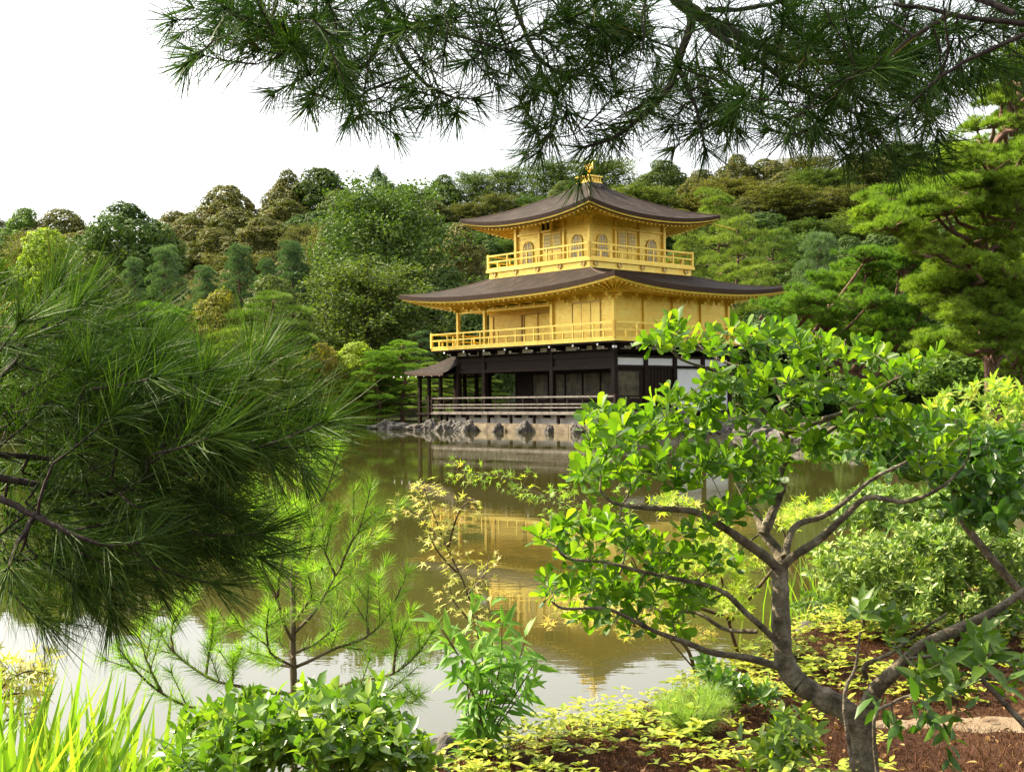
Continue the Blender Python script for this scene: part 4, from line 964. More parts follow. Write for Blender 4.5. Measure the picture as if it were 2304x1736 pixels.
# --- the leafy tree in front on the right
def right_tree():
    D = 3.9; sk = Skel(3); base = U(1152+1530/1.92, 1790, 3.85); base[2] = float(gz(base[0], base[1]))-.02
    e = empty('magnolia_tree', base); tag(e, 'slender tree with rounded glossy leaves and a forked leaning trunk, in front on the right', 'tree')
    sk.limb([base]+z7([(1520,1667),(1512,1500),(1440,1400),(1330,1340),(1240,1285)], 3.87, 3.93), .047, .034, 12, .03, .0015)
    sk.limb(z7([(1240,1285),(1185,1210),(1165,1080),(1160,960),(1158,860),(1155,780)], 3.93, 4.0), .034, .026, 12, .03, .0015)
    sk.limb(z7([(1155,800),(1100,740),(1000,670),(930,620),(860,580),(780,540),(650,530),(520,520),(430,500),(380,450)], 4.0, 3.75), .018, .004, 8)
    sk.limb(z7([(1160,800),(1210,740),(1330,660),(1440,560),(1540,480),(1700,500),(1850,440),(1950,350)], 4.0, 3.8), .015, .004, 8)
    sk.limb(z7([(1180,740),(1190,680),(1230,600),(1350,560),(1450,490),(1560,400),(1700,330),(1850,240)], 4.0, 4.3), .014, .004, 8)
    sk.limb(z7([(1155,800),(1150,720),(1085,630),(1060,560),(980,430),(960,330)], 4.02, 4.25), .022, .008, 8)
    sk.limb(z7([(1085,640),(1120,560),(1165,430),(1172,300),(1178,190),(1175,80),(1140,0),(1130,-60)], 4.08, 4.2), .018, .008, 9)
    sk.limb(z7([(1178,200),(1300,160),(1450,110),(1560,50),(1640,-20),(1690,-40)], 4.15, 3.9), .012, .003, 7)
    sk.limb(z7([(1190,290),(1330,220),(1450,140),(1560,60),(1620,40)], 4.15, 4.3), .010, .003, 7)
    sk.limb(z7([(1178,190),(1090,110),(1030,40),(960,-30),(860,-70),(740,-110),(690,-150)], 4.15, 4.0), .011, .003, 7)
    sk.limb(z7([(1150,20),(1090,-70),(980,-85),(880,-120),(800,-180)], 4.2, 4.35), .008, .003, 6)
    sk.limb(z7([(1150,10),(1260,-60),(1330,-90),(1430,-150),(1440,-200)], 4.2, 4.1), .008, .003, 6)
    sk.limb(z7([(1185,1225),(1100,1195),(1000,1170),(860,1150),(760,1110),(620,1060),(520,1010),(400,960),(230,962),(170,930)], 3.95, 3.6), .013, .003, 8)
    sk.limb(z7([(1170,1140),(1100,1060),(1000,970),(930,900),(840,860),(700,830),(560,800),(400,760),(240,745),(190,690)], 3.97, 3.7), .011, .003, 7)
    sk.limb(z7([(1060,1060),(920,1050),(800,980),(640,970),(560,900)], 3.93, 4.1), .008, .003, 6)
    sk.limb(z7([(1510,1480),(1560,1330),(1620,1262),(1760,1130),(1900,1060),(2060,985),(2212,885),(2330,800)], 3.87, 3.7), .028, .008, 9)
    sk.limb(z7([(1530,1260),(1525,1205),(1640,1152),(1760,1060),(1880,980)], 3.85, 3.6), .009, .003, 7)
    sk.limb(z7([(1700,1190),(1900,1230),(2100,1270),(2212,1250)], 3.8, 3.5), .008, .003, 6)
    r = np.random.default_rng(5)
    masses = [(1520,740,34,26),(1480,770,40,30),(1560,760,50,34),(1640,765,70,40),(1740,755,60,36),(1800,770,70,42),(1860,790,70,40),(1930,800,50,34),(1990,790,40,26),(2070,815,40,26),(2030,840,50,26),
              (1510,895,50,26),(1570,910,45,30),(1650,850,80,40),(1760,850,80,45),(1860,870,60,40),(1940,880,60,34),
              (1350,940,46,34),(1400,960,60,46),(1470,945,60,40),(1540,960,50,40),(1600,950,40,30),(1350,1000,50,30),(1290,1065,36,28),(1350,1060,56,36),(1430,1050,70,46),(1520,1050,80,50),(1600,1040,60,44),(1680,1035,60,44),(1750,1020,50,34),(1720,1080,60,40),
              (1215,1210,28,20),(1260,1195,40,34),(1320,1190,60,40),(1390,1190,60,44),(1460,1230,60,40),(1530,1250,50,30),(1570,1190,40,26),
              (1245,1320,34,28),(1290,1310,44,34),(1350,1320,60,44),(1420,1340,60,40),(1480,1290,56,36),(1420,1400,40,24),(1340,1380,60,24),(1650,1140,60,26),(1900,950,60,36),(1960,990,50,36),(2040,950,60,36),(1850,1010,50,30),(1980,900,50,26),(1560,1330,60,36),(1620,1260,50,30),(1500,1400,50,24),(1300,1250,50,24),(1700,940,50,30),(1780,960,60,30),(2100,1020,60,34),(2180,960,50,30)]
    mb = MB(); tg = ell(masses, 3.95, 5.4, r, .34); ends = []
    order = np.argsort([np.min(np.linalg.norm(np.array(sk.P)-t, axis=1)) for t in tg])
    for i in order:
        d, a = sk.twig(tg[i], .0016, -.04); ends.append((tg[i], d))
    def rosettes(ends, nl, L, mb, up=.5):
        C = []; T = []; N = []; LL = []
        for c, d in ends:
            ax = nrm(d*.55+np.array([0, 0, up])+r.normal(size=3)*.18); n = nl+r.integers(-2, 3); s_ = nrm(np.cross(ax, r.normal(size=3))); t_ = np.cross(ax, s_); ph = r.random()*6
            for k in range(n):
                an = ph+k*2.399; el_ = .3+.85*(k/n)+.5*r.random()
                o = math.cos(an)*s_+math.sin(an)*t_; tt = nrm(ax*math.cos(el_)+o*math.sin(el_)); C.append(c-ax*(.030*k/n)); T.append(tt); N.append(nrm(ax-tt*np.dot(ax, tt)+r.normal(size=3)*.35)); LL.append(L*(.6+.55*r.random()))
        LL = np.array(LL); mb.scatter(OBOV, C, T, N, LL, LL*(.42+.14*r.random(len(LL))))
    rosettes(ends, 7, .052, mb)
    # one leaf material over the whole crown
    e1, e2 = finish(e, sk, mb, M['bark'], M['lf_magn'])
    return e
right_tree()

def shrub(name, label, masses, D, leaf, tpl, L, asp, nper, seed, trunk=None, nl=7, dd=.35, dens=6, cat='shrub', up=.6, wood=None, tr=(.012, .004), basez=None, group=None, droop=0):
    r = np.random.default_rng(seed); sk = Skel(seed)
    c = np.mean([U(m[0], m[1], D+(m[4] if len(m) > 4 else 0)) for m in masses], 0)
    if trunk is None:
        b = np.array([c[0], c[1]+.02, float(gz(c[0], c[1]))-.03]); trunk = [[b, b*.55+c*.45+r.normal(size=3)*.02, c]]
    e = empty(name, trunk[0][0]); tag(e, label, cat, group)
    for t in trunk: sk.limb(t, tr[0], tr[1], 7)
    tg = ell(masses, D, dens, r, dd); A0 = np.array(sk.P)
    order = np.argsort([np.min(np.linalg.norm(A0-t, axis=1)) for t in tg]); mb = MB(); C = []; T = []; N = []
    for i in order:
        d, a = sk.twig(tg[i], .0014); c0 = tg[i]; ax = nrm(d*.5+np.array([0, 0, up])+r.normal(size=3)*.3); s_ = nrm(np.cross(ax, r.normal(size=3))); t_ = np.cross(ax, s_); ph = r.random()*6
        for k in range(nl):
            an = ph+k*2.399; el_ = .4+.9*k/nl+.3*r.random(); o = math.cos(an)*s_+math.sin(an)*t_; tt = nrm(ax*math.cos(el_)+o*math.sin(el_)-np.array([0, 0, droop]))
            C.append(c0-ax*(nper*k/nl)); T.append(tt); N.append(nrm(ax+r.normal(size=3)*.3))
    LL = L*(.6+.6*r.random(len(C))); mb.scatter(tpl, C, T, N, LL, LL*asp); finish(e, sk, mb, wood or M['bark'], leaf); return e

# shrubs on the right bank
S = lambda *a: [(1152+x/1.92, 868+y/1.92, w_/1.92, h_/1.92, *rest) for x, y, w_, h_, *rest in a]
gpt = lambda x, y, dz=0: np.array([x, y, float(gz(x, y))+dz])
shrub('azalea_shrub', 'pale leaved shrub with whorled leaves bulging over the water right of the slender trunk', S((1350,740,70,50),(1400,780,110,70),(1520,700,120,70),(1650,720,130,80),(1560,820,150,80),(1420,860,90,50),(1700,850,120,90),(1620,930,110,50),(1480,920,80,40)), 6.6, M['lf_azal'], OVAL, .044, .40, .03, 61, nl=10, dens=26, dd=.5, cat='shrub')
shrub('azalea_shrub', 'large pale leaved shrub spreading at the right edge below the dark leaves', S((1750,640,110,60),(1850,680,150,80),(1980,650,140,80),(2100,700,130,90),(1900,800,140,90),(2050,830,150,90),(2180,760,100,120),(1820,870,100,60),(1950,940,120,50),(2100,950,110,60),(1780,950,100,50)), 6.2, M['lf_azal'], OVAL, .044, .40, .03, 62, nl=10, dens=28, dd=.5, cat='shrub')
shrub('azalea_shrub', 'pale leaved shrub behind, over the water between the rising limbs of the slender tree', S((1500,560,130,60),(1650,560,140,60),(1600,480,160,50),(1780,560,120,60),(1400,520,80,40),(1850,500,120,60)), 9.5, M['lf_azal'], OVAL, .075, .40, .03, 63, nl=10, dens=24, dd=.6, cat='shrub')
shrub('shrub', 'low rounded dark shrub at the water edge behind the slender trunk', S((1290,920,70,45),(1330,960,80,40),(1240,950,40,30),(1380,940,50,40)), 8.2, M['lf_shade'], OVAL, .05, .5, .03, 64, nl=7, dens=14, dd=.3)
shrub('shrub', 'bright yellow green shrub at the upper right edge beside the bank path', S((1950,60,140,60),(2080,30,130,60),(2180,100,100,90),(1900,130,120,60),(2120,200,120,80),(2000,190,120,60)), 13, M['lf_mapleg'], LANCE, .12, .36, .05, 65, nl=8, dens=9, dd=.9)
shrub('shrub', 'dense dark leaved shrub across the right side above the pale shrubs', S((1560,230,110,60),(1680,230,110,70),(1800,230,120,80),(1930,260,120,90),(2060,260,120,90),(2180,300,100,120),(1750,330,120,60),(1900,380,130,60),(2050,400,130,80),(2180,480,100,100),(1480,250,60,40),(1960,520,100,50),(2100,560,100,60),(1620,330,90,50),(1900,160,80,40)), 5.2, M['lf_shade'], OVAL, .075, .46, .04, 66, nl=7, dens=9, dd=.6, trunk=[[gpt(2.55, 5.3, -.05), U(2185, 1200, 5.3), U(2160, 1130, 5.3), U(2100, 1030, 5.2)], [U(2165, 1140, 5.3), U(2260, 1060, 5.3)], [U(2120, 1060, 5.2), U(1990, 1010, 5.2)]], tr=(.022, .008))
shrub('shrub', 'dark shrub filling the right edge below the pale leaved shrub', S((2120,960,100,60),(2190,1040,60,90),(2000,960,80,40),(2180,900,60,50),(1480,1050,60,26,.4),(1640,1020,90,34,.2),(1800,1000,90,40,.2),(1900,1060,80,30),(2080,1070,80,40)), 6.8, M['lf_shade'], OVAL, .06, .5, .03, 67, nl=7, dens=14, dd=.5)
shrub('sapling', 'dark green sapling sprays in front of the red brown moss at the right edge', S((1560,1000,80,50),(1500,950,70,50),(1640,1060,80,40),(1850,1190,90,50),(1980,1170,90,50),(2100,1150,90,50),(1750,1250,60,50),(2050,1080,90,40),(1900,1290,90,40),(2180,1240,50,50),(2120,1280,50,40)), 3.55, M['lf_shade'], LANCE, .075, .40, .04, 68, nl=5, dens=4, dd=.25, trunk=[[gpt(1.75, 3.6, -.03), U(2240, 1560, 3.6), U(2150, 1480, 3.6), U(2040, 1480, 3.5)], [U(2160, 1490, 3.6), U(2240, 1470, 3.5)]], tr=(.010, .004))
shrub('sapling', 'dark sapling with hanging glossy leaves beside the base of the slender trunk', S((1840,1470,60,60),(1900,1560,40,50),(1750,1390,80,60),(1600,1370,60,40),(1960,1390,40,40),(1640,1480,50,40)), 3.3, M['lf_shade'], OVAL, .065, .44, .04, 69, nl=4, dens=3, dd=.2, trunk=[[gpt(1.02, 3.4, -.03), U(1965, 1640, 3.35), U(2010, 1580, 3.3), U(2060, 1560, 3.3)], [gpt(.98, 3.45, -.03), U(1900, 1600, 3.4), U(1925, 1500, 3.4), U(1935, 1420, 3.4)]], tr=(.007, .003), up=0, droop=.5)
shrub('shrub', 'dark glossy leaved bush at the foot of the slender tree, left of its base', S((1180,1450,90,70),(1120,1540,100,70),(1230,1560,90,70),(1150,1620,110,60),(1300,1500,60,60)), 3.6, M['lf_camel'], OVAL, .05, .46, .03, 70, nl=6, dens=8, dd=.2, droop=.2)
shrub('shrub', 'dark leafy undergrowth behind the bend of the slender trunk', S((900,1260,80,50),(1000,1300,90,50),(1080,1330,60,40),(940,1340,90,40),(850,1200,50,40)), 5.0, M['lf_shade'], OVAL, .05, .46, .03, 71, nl=6, dens=14, dd=.3)
shrub('maple_sapling', 'yellow green maple leaved bush behind the lower limbs of the slender tree', S((700,480,90,50),(850,620,110,60),(900,720,110,70),(760,760,110,60),(1000,760,90,60),(850,880,120,60),(700,880,120,60),(950,940,110,60),(1180,560,110,50),(1290,520,110,40),(1000,860,60,40)), 6.2, M['lf_mapleg'], STAR, .055, .9, .05, 72, nl=6, dens=13, trunk=[[gpt(1.35, 7.25, -.05), U(1640, 1400, 6.8), U(1620, 1280, 6.4), U(1600, 1220, 6.2)], [U(1640, 1400, 6.8), U(1760, 1250, 6.3), U(1760, 1180, 6.2)], [U(1640, 1390, 6.8), U(1540, 1350, 6.3), U(1520, 1300, 6.2)]], dd=.45, wood=M['twig'], cat='shrub', droop=.2)
shrub('maple_sapling', 'low maple bush with cream and orange tipped leaves hanging over the water', S((220,1000,80,40),(330,1000,90,50),(450,930,90,50),(560,1000,90,60),(330,930,60,30),(680,1040,90,40),(800,1060,80,40),(200,900,60,30),(480,1060,60,40)), 5.9, M['lf_maple'], STAR, .05, .9, .04, 73, nl=6, dens=13, trunk=[[gpt(1.02, 6.85, -.05), U(1540, 1450, 6.3), U(1440, 1410, 6.0), U(1330, 1390, 5.9)], [U(1440, 1410, 6.0), U(1380, 1360, 5.9)]], dd=.35, wood=M['twig'], cat='shrub', droop=.2)

def spray(name, label, paths, D, leaf, tpl, L, asp, step, seed, base=None, n=2, r0=.005, cat='sapling', droop=.4, side=.06):
    """thin stems with leaves set along them"""
    r = np.random.default_rng(seed); sk = Skel(seed); b = base if base is not None else paths[0][0]; e = empty(name, b); tag(e, label, cat); mb = MB(); C = []; T = []; N = []
    for p in paths:
        q = sk.limb(p, r0, .0015, 5, step)
        r0_ = r0
        for i in range(max(1, len(q)//8), len(q)):
            for k in range(n):
                d = nrm(q[i]-q[i-1]); o = nrm(np.cross(d, r.normal(size=3))); st = side*r.random(); C.append(q[i]+o*st); T.append(nrm(o+d*.5-np.array([0, 0, droop]))); N.append(nrm(np.array([0, -.3, 1])+r.normal(size=3)*.5))
                if st > .03: sk.m.tube([q[i], q[i]+o*st], .0008, 3)
    LL = L*(.6+.6*r.random(len(C))); mb.scatter(tpl, C, T, N, LL, LL*asp); finish(e, sk, mb, M['twig'], leaf, 'stem'); return e
bz = gpt(-.26, 4.85, -.02)
spray('maple_sapling', 'thin upright maple sapling with cream leaves and orange tips against the water', [[bz, U(1075,1450,4.8), U(1050,1330,4.7), U(1010,1240,4.7), U(985,1180,4.7), U(962,1120,4.7), U(950,1082,4.7)], [U(1000,1225,4.7), U(960,1180,4.75), U(920,1145,4.75), U(882,1132,4.75)], [U(1008,1235,4.7), U(1025,1170,4.65), U(1045,1135,4.6), U(1070,1120,4.6)],
      [U(1030,1290,4.7), U(985,1240,4.6), U(965,1200,4.6)], [U(1050,1340,4.7), U(1090,1290,4.8), U(1100,1250,4.85)], [U(1060,1400,4.7), U(1020,1350,4.7), U(1010,1310,4.7)]], 4.7, M['lf_maple'], STAR, .040, .9, .02, 81, n=3, base=bz)
bz2 = gpt(1.05, 6.55, -.02)
spray('maple_sapling', 'long arching maple twig reaching left over the water from the bushes', [[bz2, U(1480,1400,6.4), U(1420,1250,6.2), U(1340,1180,6.0), U(1260,1130,5.9), U(1190,1100,5.9), U(1130,1072,5.9), U(1065,1066,5.9), U(1012,1058,5.9)], [U(1340,1180,6.0), U(1300,1120,6), U(1270,1100,6)], [U(1400,1230,6.2), U(1330,1200,6), U(1270,1190,6), U(1220,1160,6)], [U(1420,1250,6.2), U(1420,1160,6.2), U(1380,1110,6.2)]], 6, M['lf_mapleg'], STAR, .045, .9, .026, 82, n=3, base=bz2)
bz3 = gpt(-.17, 4.6, -.02)
P3_ = []
for (u, v) in [(985,1400),(1010,1440),(1060,1370),(1100,1350),(1130,1400),(1185,1430),(1210,1480),(1170,1500),(1120,1500),(1060,1470),(1030,1520),(1100,1440),(1190,1540),(1050,1560)]:
    m_ = U((u+1095)/2+8, (v+1620)/2+10, 4.45); P3_.append([bz3, m_, U(u, v, 4.4+.25*math.sin(u))])
spray('willow_herb', 'bushy green plant with willow like leaves below the upright maple sapling', P3_, 4.5, M['lf_willow'], LANCE, .085, .28, .035, 83, n=2, base=bz3, cat='plant', droop=.25, side=.02, r0=.004)
# orange tipped maple at the left edge
bz4 = gpt(-1.62, 3.25, -.02)
spray('maple_sapling', 'small maple with orange and yellow leaves above the blades in the lower left corner', [[bz4, U(-40,1620,3.4), U(10,1540,3.4), U(60,1510,3.4), U(110,1515,3.4)], [U(-20,1580,3.4), U(30,1560,3.4), U(90,1560,3.4)], [U(-30,1600,3.4), U(0,1520,3.4), U(20,1500,3.4)], [U(-40,1640,3.4), U(40,1610,3.4), U(80,1600,3.4)]], 3.4, M['lf_maple'], STAR, .05, .9, .016, 84, n=3, base=bz4)

# --- camellia shrub, bottom centre left
shrub('camellia_shrub', 'low glossy leaved shrub with small dark oval leaves, right of the grassy blades', [(430,1690,60,40),(520,1670,70,50),(620,1660,80,60),(720,1640,80,60),(820,1640,80,60),(900,1660,60,50),(640,1590,70,36),(760,1570,70,36),(840,1575,50,34),(560,1620,60,40),(700,1700,110,50),(840,1700,110,50),(500,1730,90,40),(930,1710,50,40)], 3.0, M['lf_camel'], OVAL, .044, .48, .03, 74, nl=6, dens=10, dd=.24)
shrub('camellia_shrub', 'small leafy shrub between the young pine and the grassy blades at the lower left', [(480,1600,50,26),(540,1580,50,24),(430,1640,40,30)], 3.3, M['lf_camel'], OVAL, .04, .48, .03, 75, nl=6, dens=14, dd=.15)

# --- pines with real needles
def shoot_needles(mb, q, n_per_m, L, W, r, fwd=.7, tip=26, bend=None, start=.0, tpl=NEED, spread=.5, grav=.0, lat=1.0):
    """needles along a shoot q (polyline), bunched at the tip"""
    q = np.asarray(q); seg = np.linalg.norm(np.diff(q, axis=0), axis=1); cum = np.concatenate([[0], np.cumsum(seg)]); tot = cum[-1]; n = int(n_per_m*tot*(1-start))
    s_ = tot*(start+(1-start)*r.random(n)); s_ = np.concatenate([s_, np.full(tip, tot)-r.random(tip)*.012])
    P = np.stack([np.interp(s_, cum, q[:, i]) for i in range(3)], -1); i = np.clip(np.searchsorted(cum, s_)-1, 0, len(q)-2); D = nrm(q[i+1]-q[i])
    o = nrm(np.cross(D, rdir(len(P), r))); f = fwd*(.7+.6*r.random(len(P)))[:, None]; f[n:] *= 1.7
    T = nrm(D*f+o*lat*(.6+.7*r.random((len(P), 1)))+np.array([0, 0, -grav])); LL = L*(.75+.45*r.random(len(P)))
    mb.scatter(tpl, P, T, rdir(len(P), r), LL, W)
def pine_twigs(name, label, limbs, masses, D, mat_, L, W, seed, ndens=2.0, base=None, dd=.5, slen=.16, npm=420, tip=30, fwd=.7, wood=None, spread=.5, dirb=(0, 0, 0), grav=0., cat='tree', along=.0, tw=.002, shade_canopy=None):
    r = np.random.default_rng(seed); sk = Skel(seed); b = base if base is not None else limbs[0][0][0]; e = empty(name, b); tag(e, label, cat); mb = MB()
    for pts, r0, r1 in limbs:
        q = sk.limb(pts, r0, r1, 8 if r0 > .006 else 6, .04, .0008)
        if along and r1 < .006: shoot_needles(mb, q[int(len(q)*.55):], along, L*.9, W, r, fwd, tip, grav=grav)
    tg = ell(masses, D, ndens, r, dd); A0 = np.array(sk.P); order = np.argsort([np.min(np.linalg.norm(A0-t, axis=1)) for t in tg])
    for i in order:
        d, a = sk.twig(tg[i], tw, 0.02); dd_ = nrm(d+np.array(dirb)+r.normal(size=3)*spread*.5); l = slen*(.6+.7*r.random()); t = np.linspace(0, 1, 5)[:, None]
        q = tg[i]+dd_*l*t+np.array([0, 0, .10])*l*t*t; sk.m.tube(q, np.linspace(tw*1.2, tw*.6, 5), 5); shoot_needles(mb, q, npm, L, W, r, fwd, tip, grav=grav)
    if shade_canopy:  # unseen canopy above the view, added to cast shade
        for (pts, r0, r1) in shade_canopy[0]: sk.limb(pts, r0, r1, 7, .1, .002)
        for (x0, x1, y0, y1, z0, z1, n) in shade_canopy[1]:
            for _ in range(n):
                p = np.array([r.uniform(x0, x1), r.uniform(y0, y1), r.uniform(z0, z1)]); d, a = sk.twig(p, .003); q = p+nrm(d+r.normal(size=3)*.4)*.16*np.linspace(0, 1, 4)[:, None]
                sk.m.tube(q, .003, 4); shoot_needles(mb, q, 420, L*1.1, W*1.9, r, fwd, tip, grav=grav)
    finish(e, sk, mb, wood or M['bark_pine'], mat_, 'branches', 'needles', False); return e
def z4(pts, d0, d1): n = len(pts); return [U(x/1.92, y/1.92, d0+(d1-d0)*i/(n-1)) for i, (x, y) in enumerate(pts)]
def zz5(pts, d0, d1): n = len(pts); return [U(1152+x/1.92, y/1.92, d0+(d1-d0)*i/(n-1)) for i, (x, y) in enumerate(pts)]
def zz6(pts, d0, d1): n = len(pts); return [U(x/1.92, 868+y/1.92, d0+(d1-d0)*i/(n-1)) for i, (x, y) in enumerate(pts)]
TB = np.array([2.6, 1.6, 0.35])    # trunk stands beside the photographer, out of frame
lim = [([TB, (2.55, 1.7, 1.6), (2.3, 1.9, 2.8), (1.75, 2.3, 3.35), U(1500, -60, 2.9)], .11, .022),
       (zz5([(660,-90),(720,0),(800,60),(870,110),(990,160),(1080,200),(1180,250),(1300,265),(1420,265),(1700,210)], 2.9, 2.9), .020, .005),
       (zz5([(770,40),(770,120),(740,200),(715,280),(680,370),(640,430),(560,500),(480,570),(400,610),(300,640)], 2.9, 2.7), .011, .003),
       (zz5([(715,290),(760,380),(800,480),(820,580),(840,650)], 2.85, 2.75), .006, .002),
       (zz5([(830,100),(900,160),(1000,220),(1100,290),(1200,360),(1300,410),(1400,450),(1500,500)], 2.9, 2.7), .009, .003),
       (zz5([(1090,220),(1085,330),(1075,480),(1150,520),(1230,580)], 2.85, 3.1), .005, .002), (zz5([(1400,460),(1250,575),(1100,560)], 2.75, 2.7), .004, .002),
       (zz5([(840,40),(1000,40),(1180,5),(1250,-20)], 2.95, 3.1), .007, .003), (zz5([(1650,20),(1800,40),(2000,80),(2300,110)], 2.6, 2.5), .004, .006),
       (zz5([(2300,110),(2100,200),(1900,300),(1750,420),(1650,520)], 2.5, 2.4), .006, .002), (zz5([(1900,60),(1750,150),(1600,260),(1450,330)], 2.5, 2.5), .006, .002),
       (zz5([(-20,-80),(0,0),(50,130),(110,250),(200,310),(290,300)], 3.0, 2.9), .007, .002),
       (z4([(1600,-90),(1640,0),(1680,80),(1640,170),(1600,260),(1540,300),(1440,300)], 2.9, 2.8), .011, .003),
       (z4([(1680,80),(1800,110),(2000,160),(2130,200),(2212,230)], 2.85, 2.7), .006, .002),
       (z4([(1670,120),(1740,240),(1790,310),(1850,370),(1950,420),(2050,430)], 2.85, 2.7), .007, .002),
       (z4([(1770,320),(1680,360),(1600,390),(1560,420),(1550,510)], 2.8, 2.7), .004, .002), (z4([(1560,420),(1450,430),(1350,400)], 2.8, 2.7), .003, .002),
       (z4([(1010,-80),(1000,0),(1010,60),(985,110),(945,140)], 2.9, 2.8), .006, .002), (z4([(1200,-60),(1180,60),(1120,160),(1040,200)], 2.9, 2.8), .006, .002),
       ([U(1500, -60, 2.9), U(1200, -110, 3.0), U(900, -70, 2.95), U(620, -60, 2.95), U(500, -40, 2.9)], .022, .008),
       ([U(1500, -60, 2.9), U(1700, -90, 2.8), U(2000, -80, 2.7), U(2280, 30, 2.5)], .02, .006)]
mass = [(490,60,60,50),(560,40,80,50),(640,60,90,60),(720,60,80,60),(600,110,70,40),(690,130,60,40),(780,90,70,60),(800,160,60,40),(740,200,60,40),(815,235,50,30),(900,50,60,40),(860,200,40,30),(960,60,70,40),(1010,215,55,28),(960,150,50,40),(1060,60,70,40),(1060,120,50,30),
        (1120,100,60,40),(1190,120,60,50),(1180,60,60,40),(1230,160,60,40),(1280,60,70,50),(1340,80,70,50),(1390,50,60,40),(1300,170,50,50),(1230,290,50,28),(1300,310,60,26),(1360,290,60,34),(1430,250,50,34),(1260,240,50,26),(1450,90,50,40),(1400,30,80,30),
        (1560,120,50,50),(1600,160,50,50),(1600,210,50,50),(1590,280,40,40),(1560,230,30,30),(1700,190,60,50),(1680,240,50,40),(1760,240,60,50),(1660,60,60,30),(1740,40,60,30),
        (1820,180,80,60),(1900,200,80,60),(1980,160,90,60),(2060,200,70,60),(1860,280,80,40),(1950,290,80,40),(2040,290,70,40),(1900,120,90,50),(2100,120,80,60),(1790,300,50,20),(2150,60,80,50),(2230,60,70,60),(2000,60,90,50),(1860,50,80,40),(2240,130,60,40),(1720,140,50,30)]
pine_twigs('pine_tree', 'overhanging pine whose dark needle sprays hang down across the top of the view', lim, mass, 2.85, M['nd_fg'], .100, .0022, 91, ndens=2.1, base=TB, dd=.40, slen=.10, npm=430, tip=30, grav=.28, along=500, shade_canopy=([([TB, (2.5, 1.8, 2.0), (2.2, 2.2, 3.6), (1.2, 2.8, 4.2), (-.5, 3.1, 4.1), (-2.4, 3.2, 4.0)], .10, .02), ([(1.2, 2.8, 4.2), (.4, 2.2, 4.2), (-1.5, 2.2, 4.0)], .04, .01)], [(-1.7, .5, 2.5, 3.9, 3.4, 4.2, 380)]))  # upper crown out of view, added to shade the hanging sprays

# near pine on the left
LB = np.array([-1.9, 1.2, .35]); D = 1.6
liml = [([LB, (-1.85, 1.25, 1.2), (-1.7, 1.35, 2.0), (-1.75, 1.4, 2.8)], .07, .03), ([(-1.8, 1.28, 1.3), (-1.3, 1.45, 1.42), U(-60, 1060, 1.55)], .025, .007),
        (px([(-60,1060),(0,1076),(104,1092),(224,1113),(323,1076),(396,1050),(490,1040),(562,1003)], 1.55, 1.65), .006, .002),
        (px([(-60,1030),(0,1020),(146,1030),(234,990),(344,964),(411,873)], 1.55, 1.75), .005, .002), (px([(562,1003),(600,960),(650,930)], 1.65, 1.7), .003, .0015), (px([(562,1003),(640,985),(700,960)], 1.65, 1.6), .003, .0015), (px([(344,964),(430,950),(500,920)], 1.7, 1.75), .003, .0015),
        (px([(-60,900),(0,850),(30,820),(57,776),(78,724),(146,646)], 1.55, 1.7), .004, .0015), ([(-1.75, 1.35, 1.75), (-1.2, 1.5, 1.65), U(-60, 890, 1.55)], .016, .005),
        (px([(-60,1110),(0,1120),(80,1160),(156,1201),(250,1227),(330,1215)], 1.5, 1.45), .005, .002), (px([(80,1160),(40,1220),(20,1280)], 1.5, 1.4), .004, .002)]
ml = [(30,760,70,40),(110,770,60,40),(40,830,80,50),(150,850,80,50),(250,920,80,50),(120,880,100,60),(40,950,100,80),(340,940,80,50),(420,930,80,40),(200,960,100,60),(330,960,90,60),(430,930,90,50),(520,940,80,50),(580,980,60,40),(120,1040,120,70),(260,1060,100,60),(380,1040,90,50),(480,1010,80,50),
      (60,1160,100,70),(160,1180,100,60),(250,1200,90,50),(340,1180,80,50),(420,1130,80,50),(330,1110,80,50),(400,1220,70,40),(460,1170,60,40),(310,1270,70,30),(180,1290,80,26),(60,740,60,30),(10,770,50,40),(30,800,60,40),(0,1010,60,50),(10,1110,60,50),(0,1210,70,50),(60,1290,60,26),(20,920,60,40),(120,1250,100,40),(30,1260,80,40),(230,1260,80,30),(610,950,40,30)]
pine_twigs('pine_tree', 'near pine branch with long drooping needles, dark below and bright above, at the left edge', liml, ml, 1.62, M['nd_fg'], .088, .0011, 92, ndens=1.1, base=LB, dd=.16, slen=.085, npm=620, tip=50, grav=.22, dirb=(1.1, 0, .08), fwd=.95, along=650, tw=.0015)

# young pine in the centre
YD = 3.9; yb = U(661, 1600, YD); yb = np.array([yb[0], YD, float(gz(yb[0], YD))-.03])
yl = [([yb]+px([(661,1560),(659,1467),(660,1380),(659,1285),(664,1201),(672,1118),(677,1024)], YD, YD+.1), .013, .003)]
def yb_(pts, a=0, b=0, r0=.005): yl.append((px(pts, YD+a, YD+b), r0, .002))
yb_([(664,1201),(700,1150),(729,1118),(755,1040),(764,1015)], .08, 0); yb_([(660,1180),(635,1150),(614,1128),(575,1085)], .08, .2); yb_([(661,1445),(640,1404),(620,1337),(590,1270),(578,1180),(575,1145)], .02, -.2, .006); yb_([(625,1345),(630,1290),(641,1233),(656,1160)], -.05, -.15)
yb_([(665,1420),(700,1385),(719,1358),(755,1295),(797,1233),(849,1196)], .02, .25, .006); yb_([(755,1295),(740,1260),(729,1233),(724,1160)], .12, .1); yb_([(765,1280),(785,1230),(812,1180),(833,1097)], .12, 0)
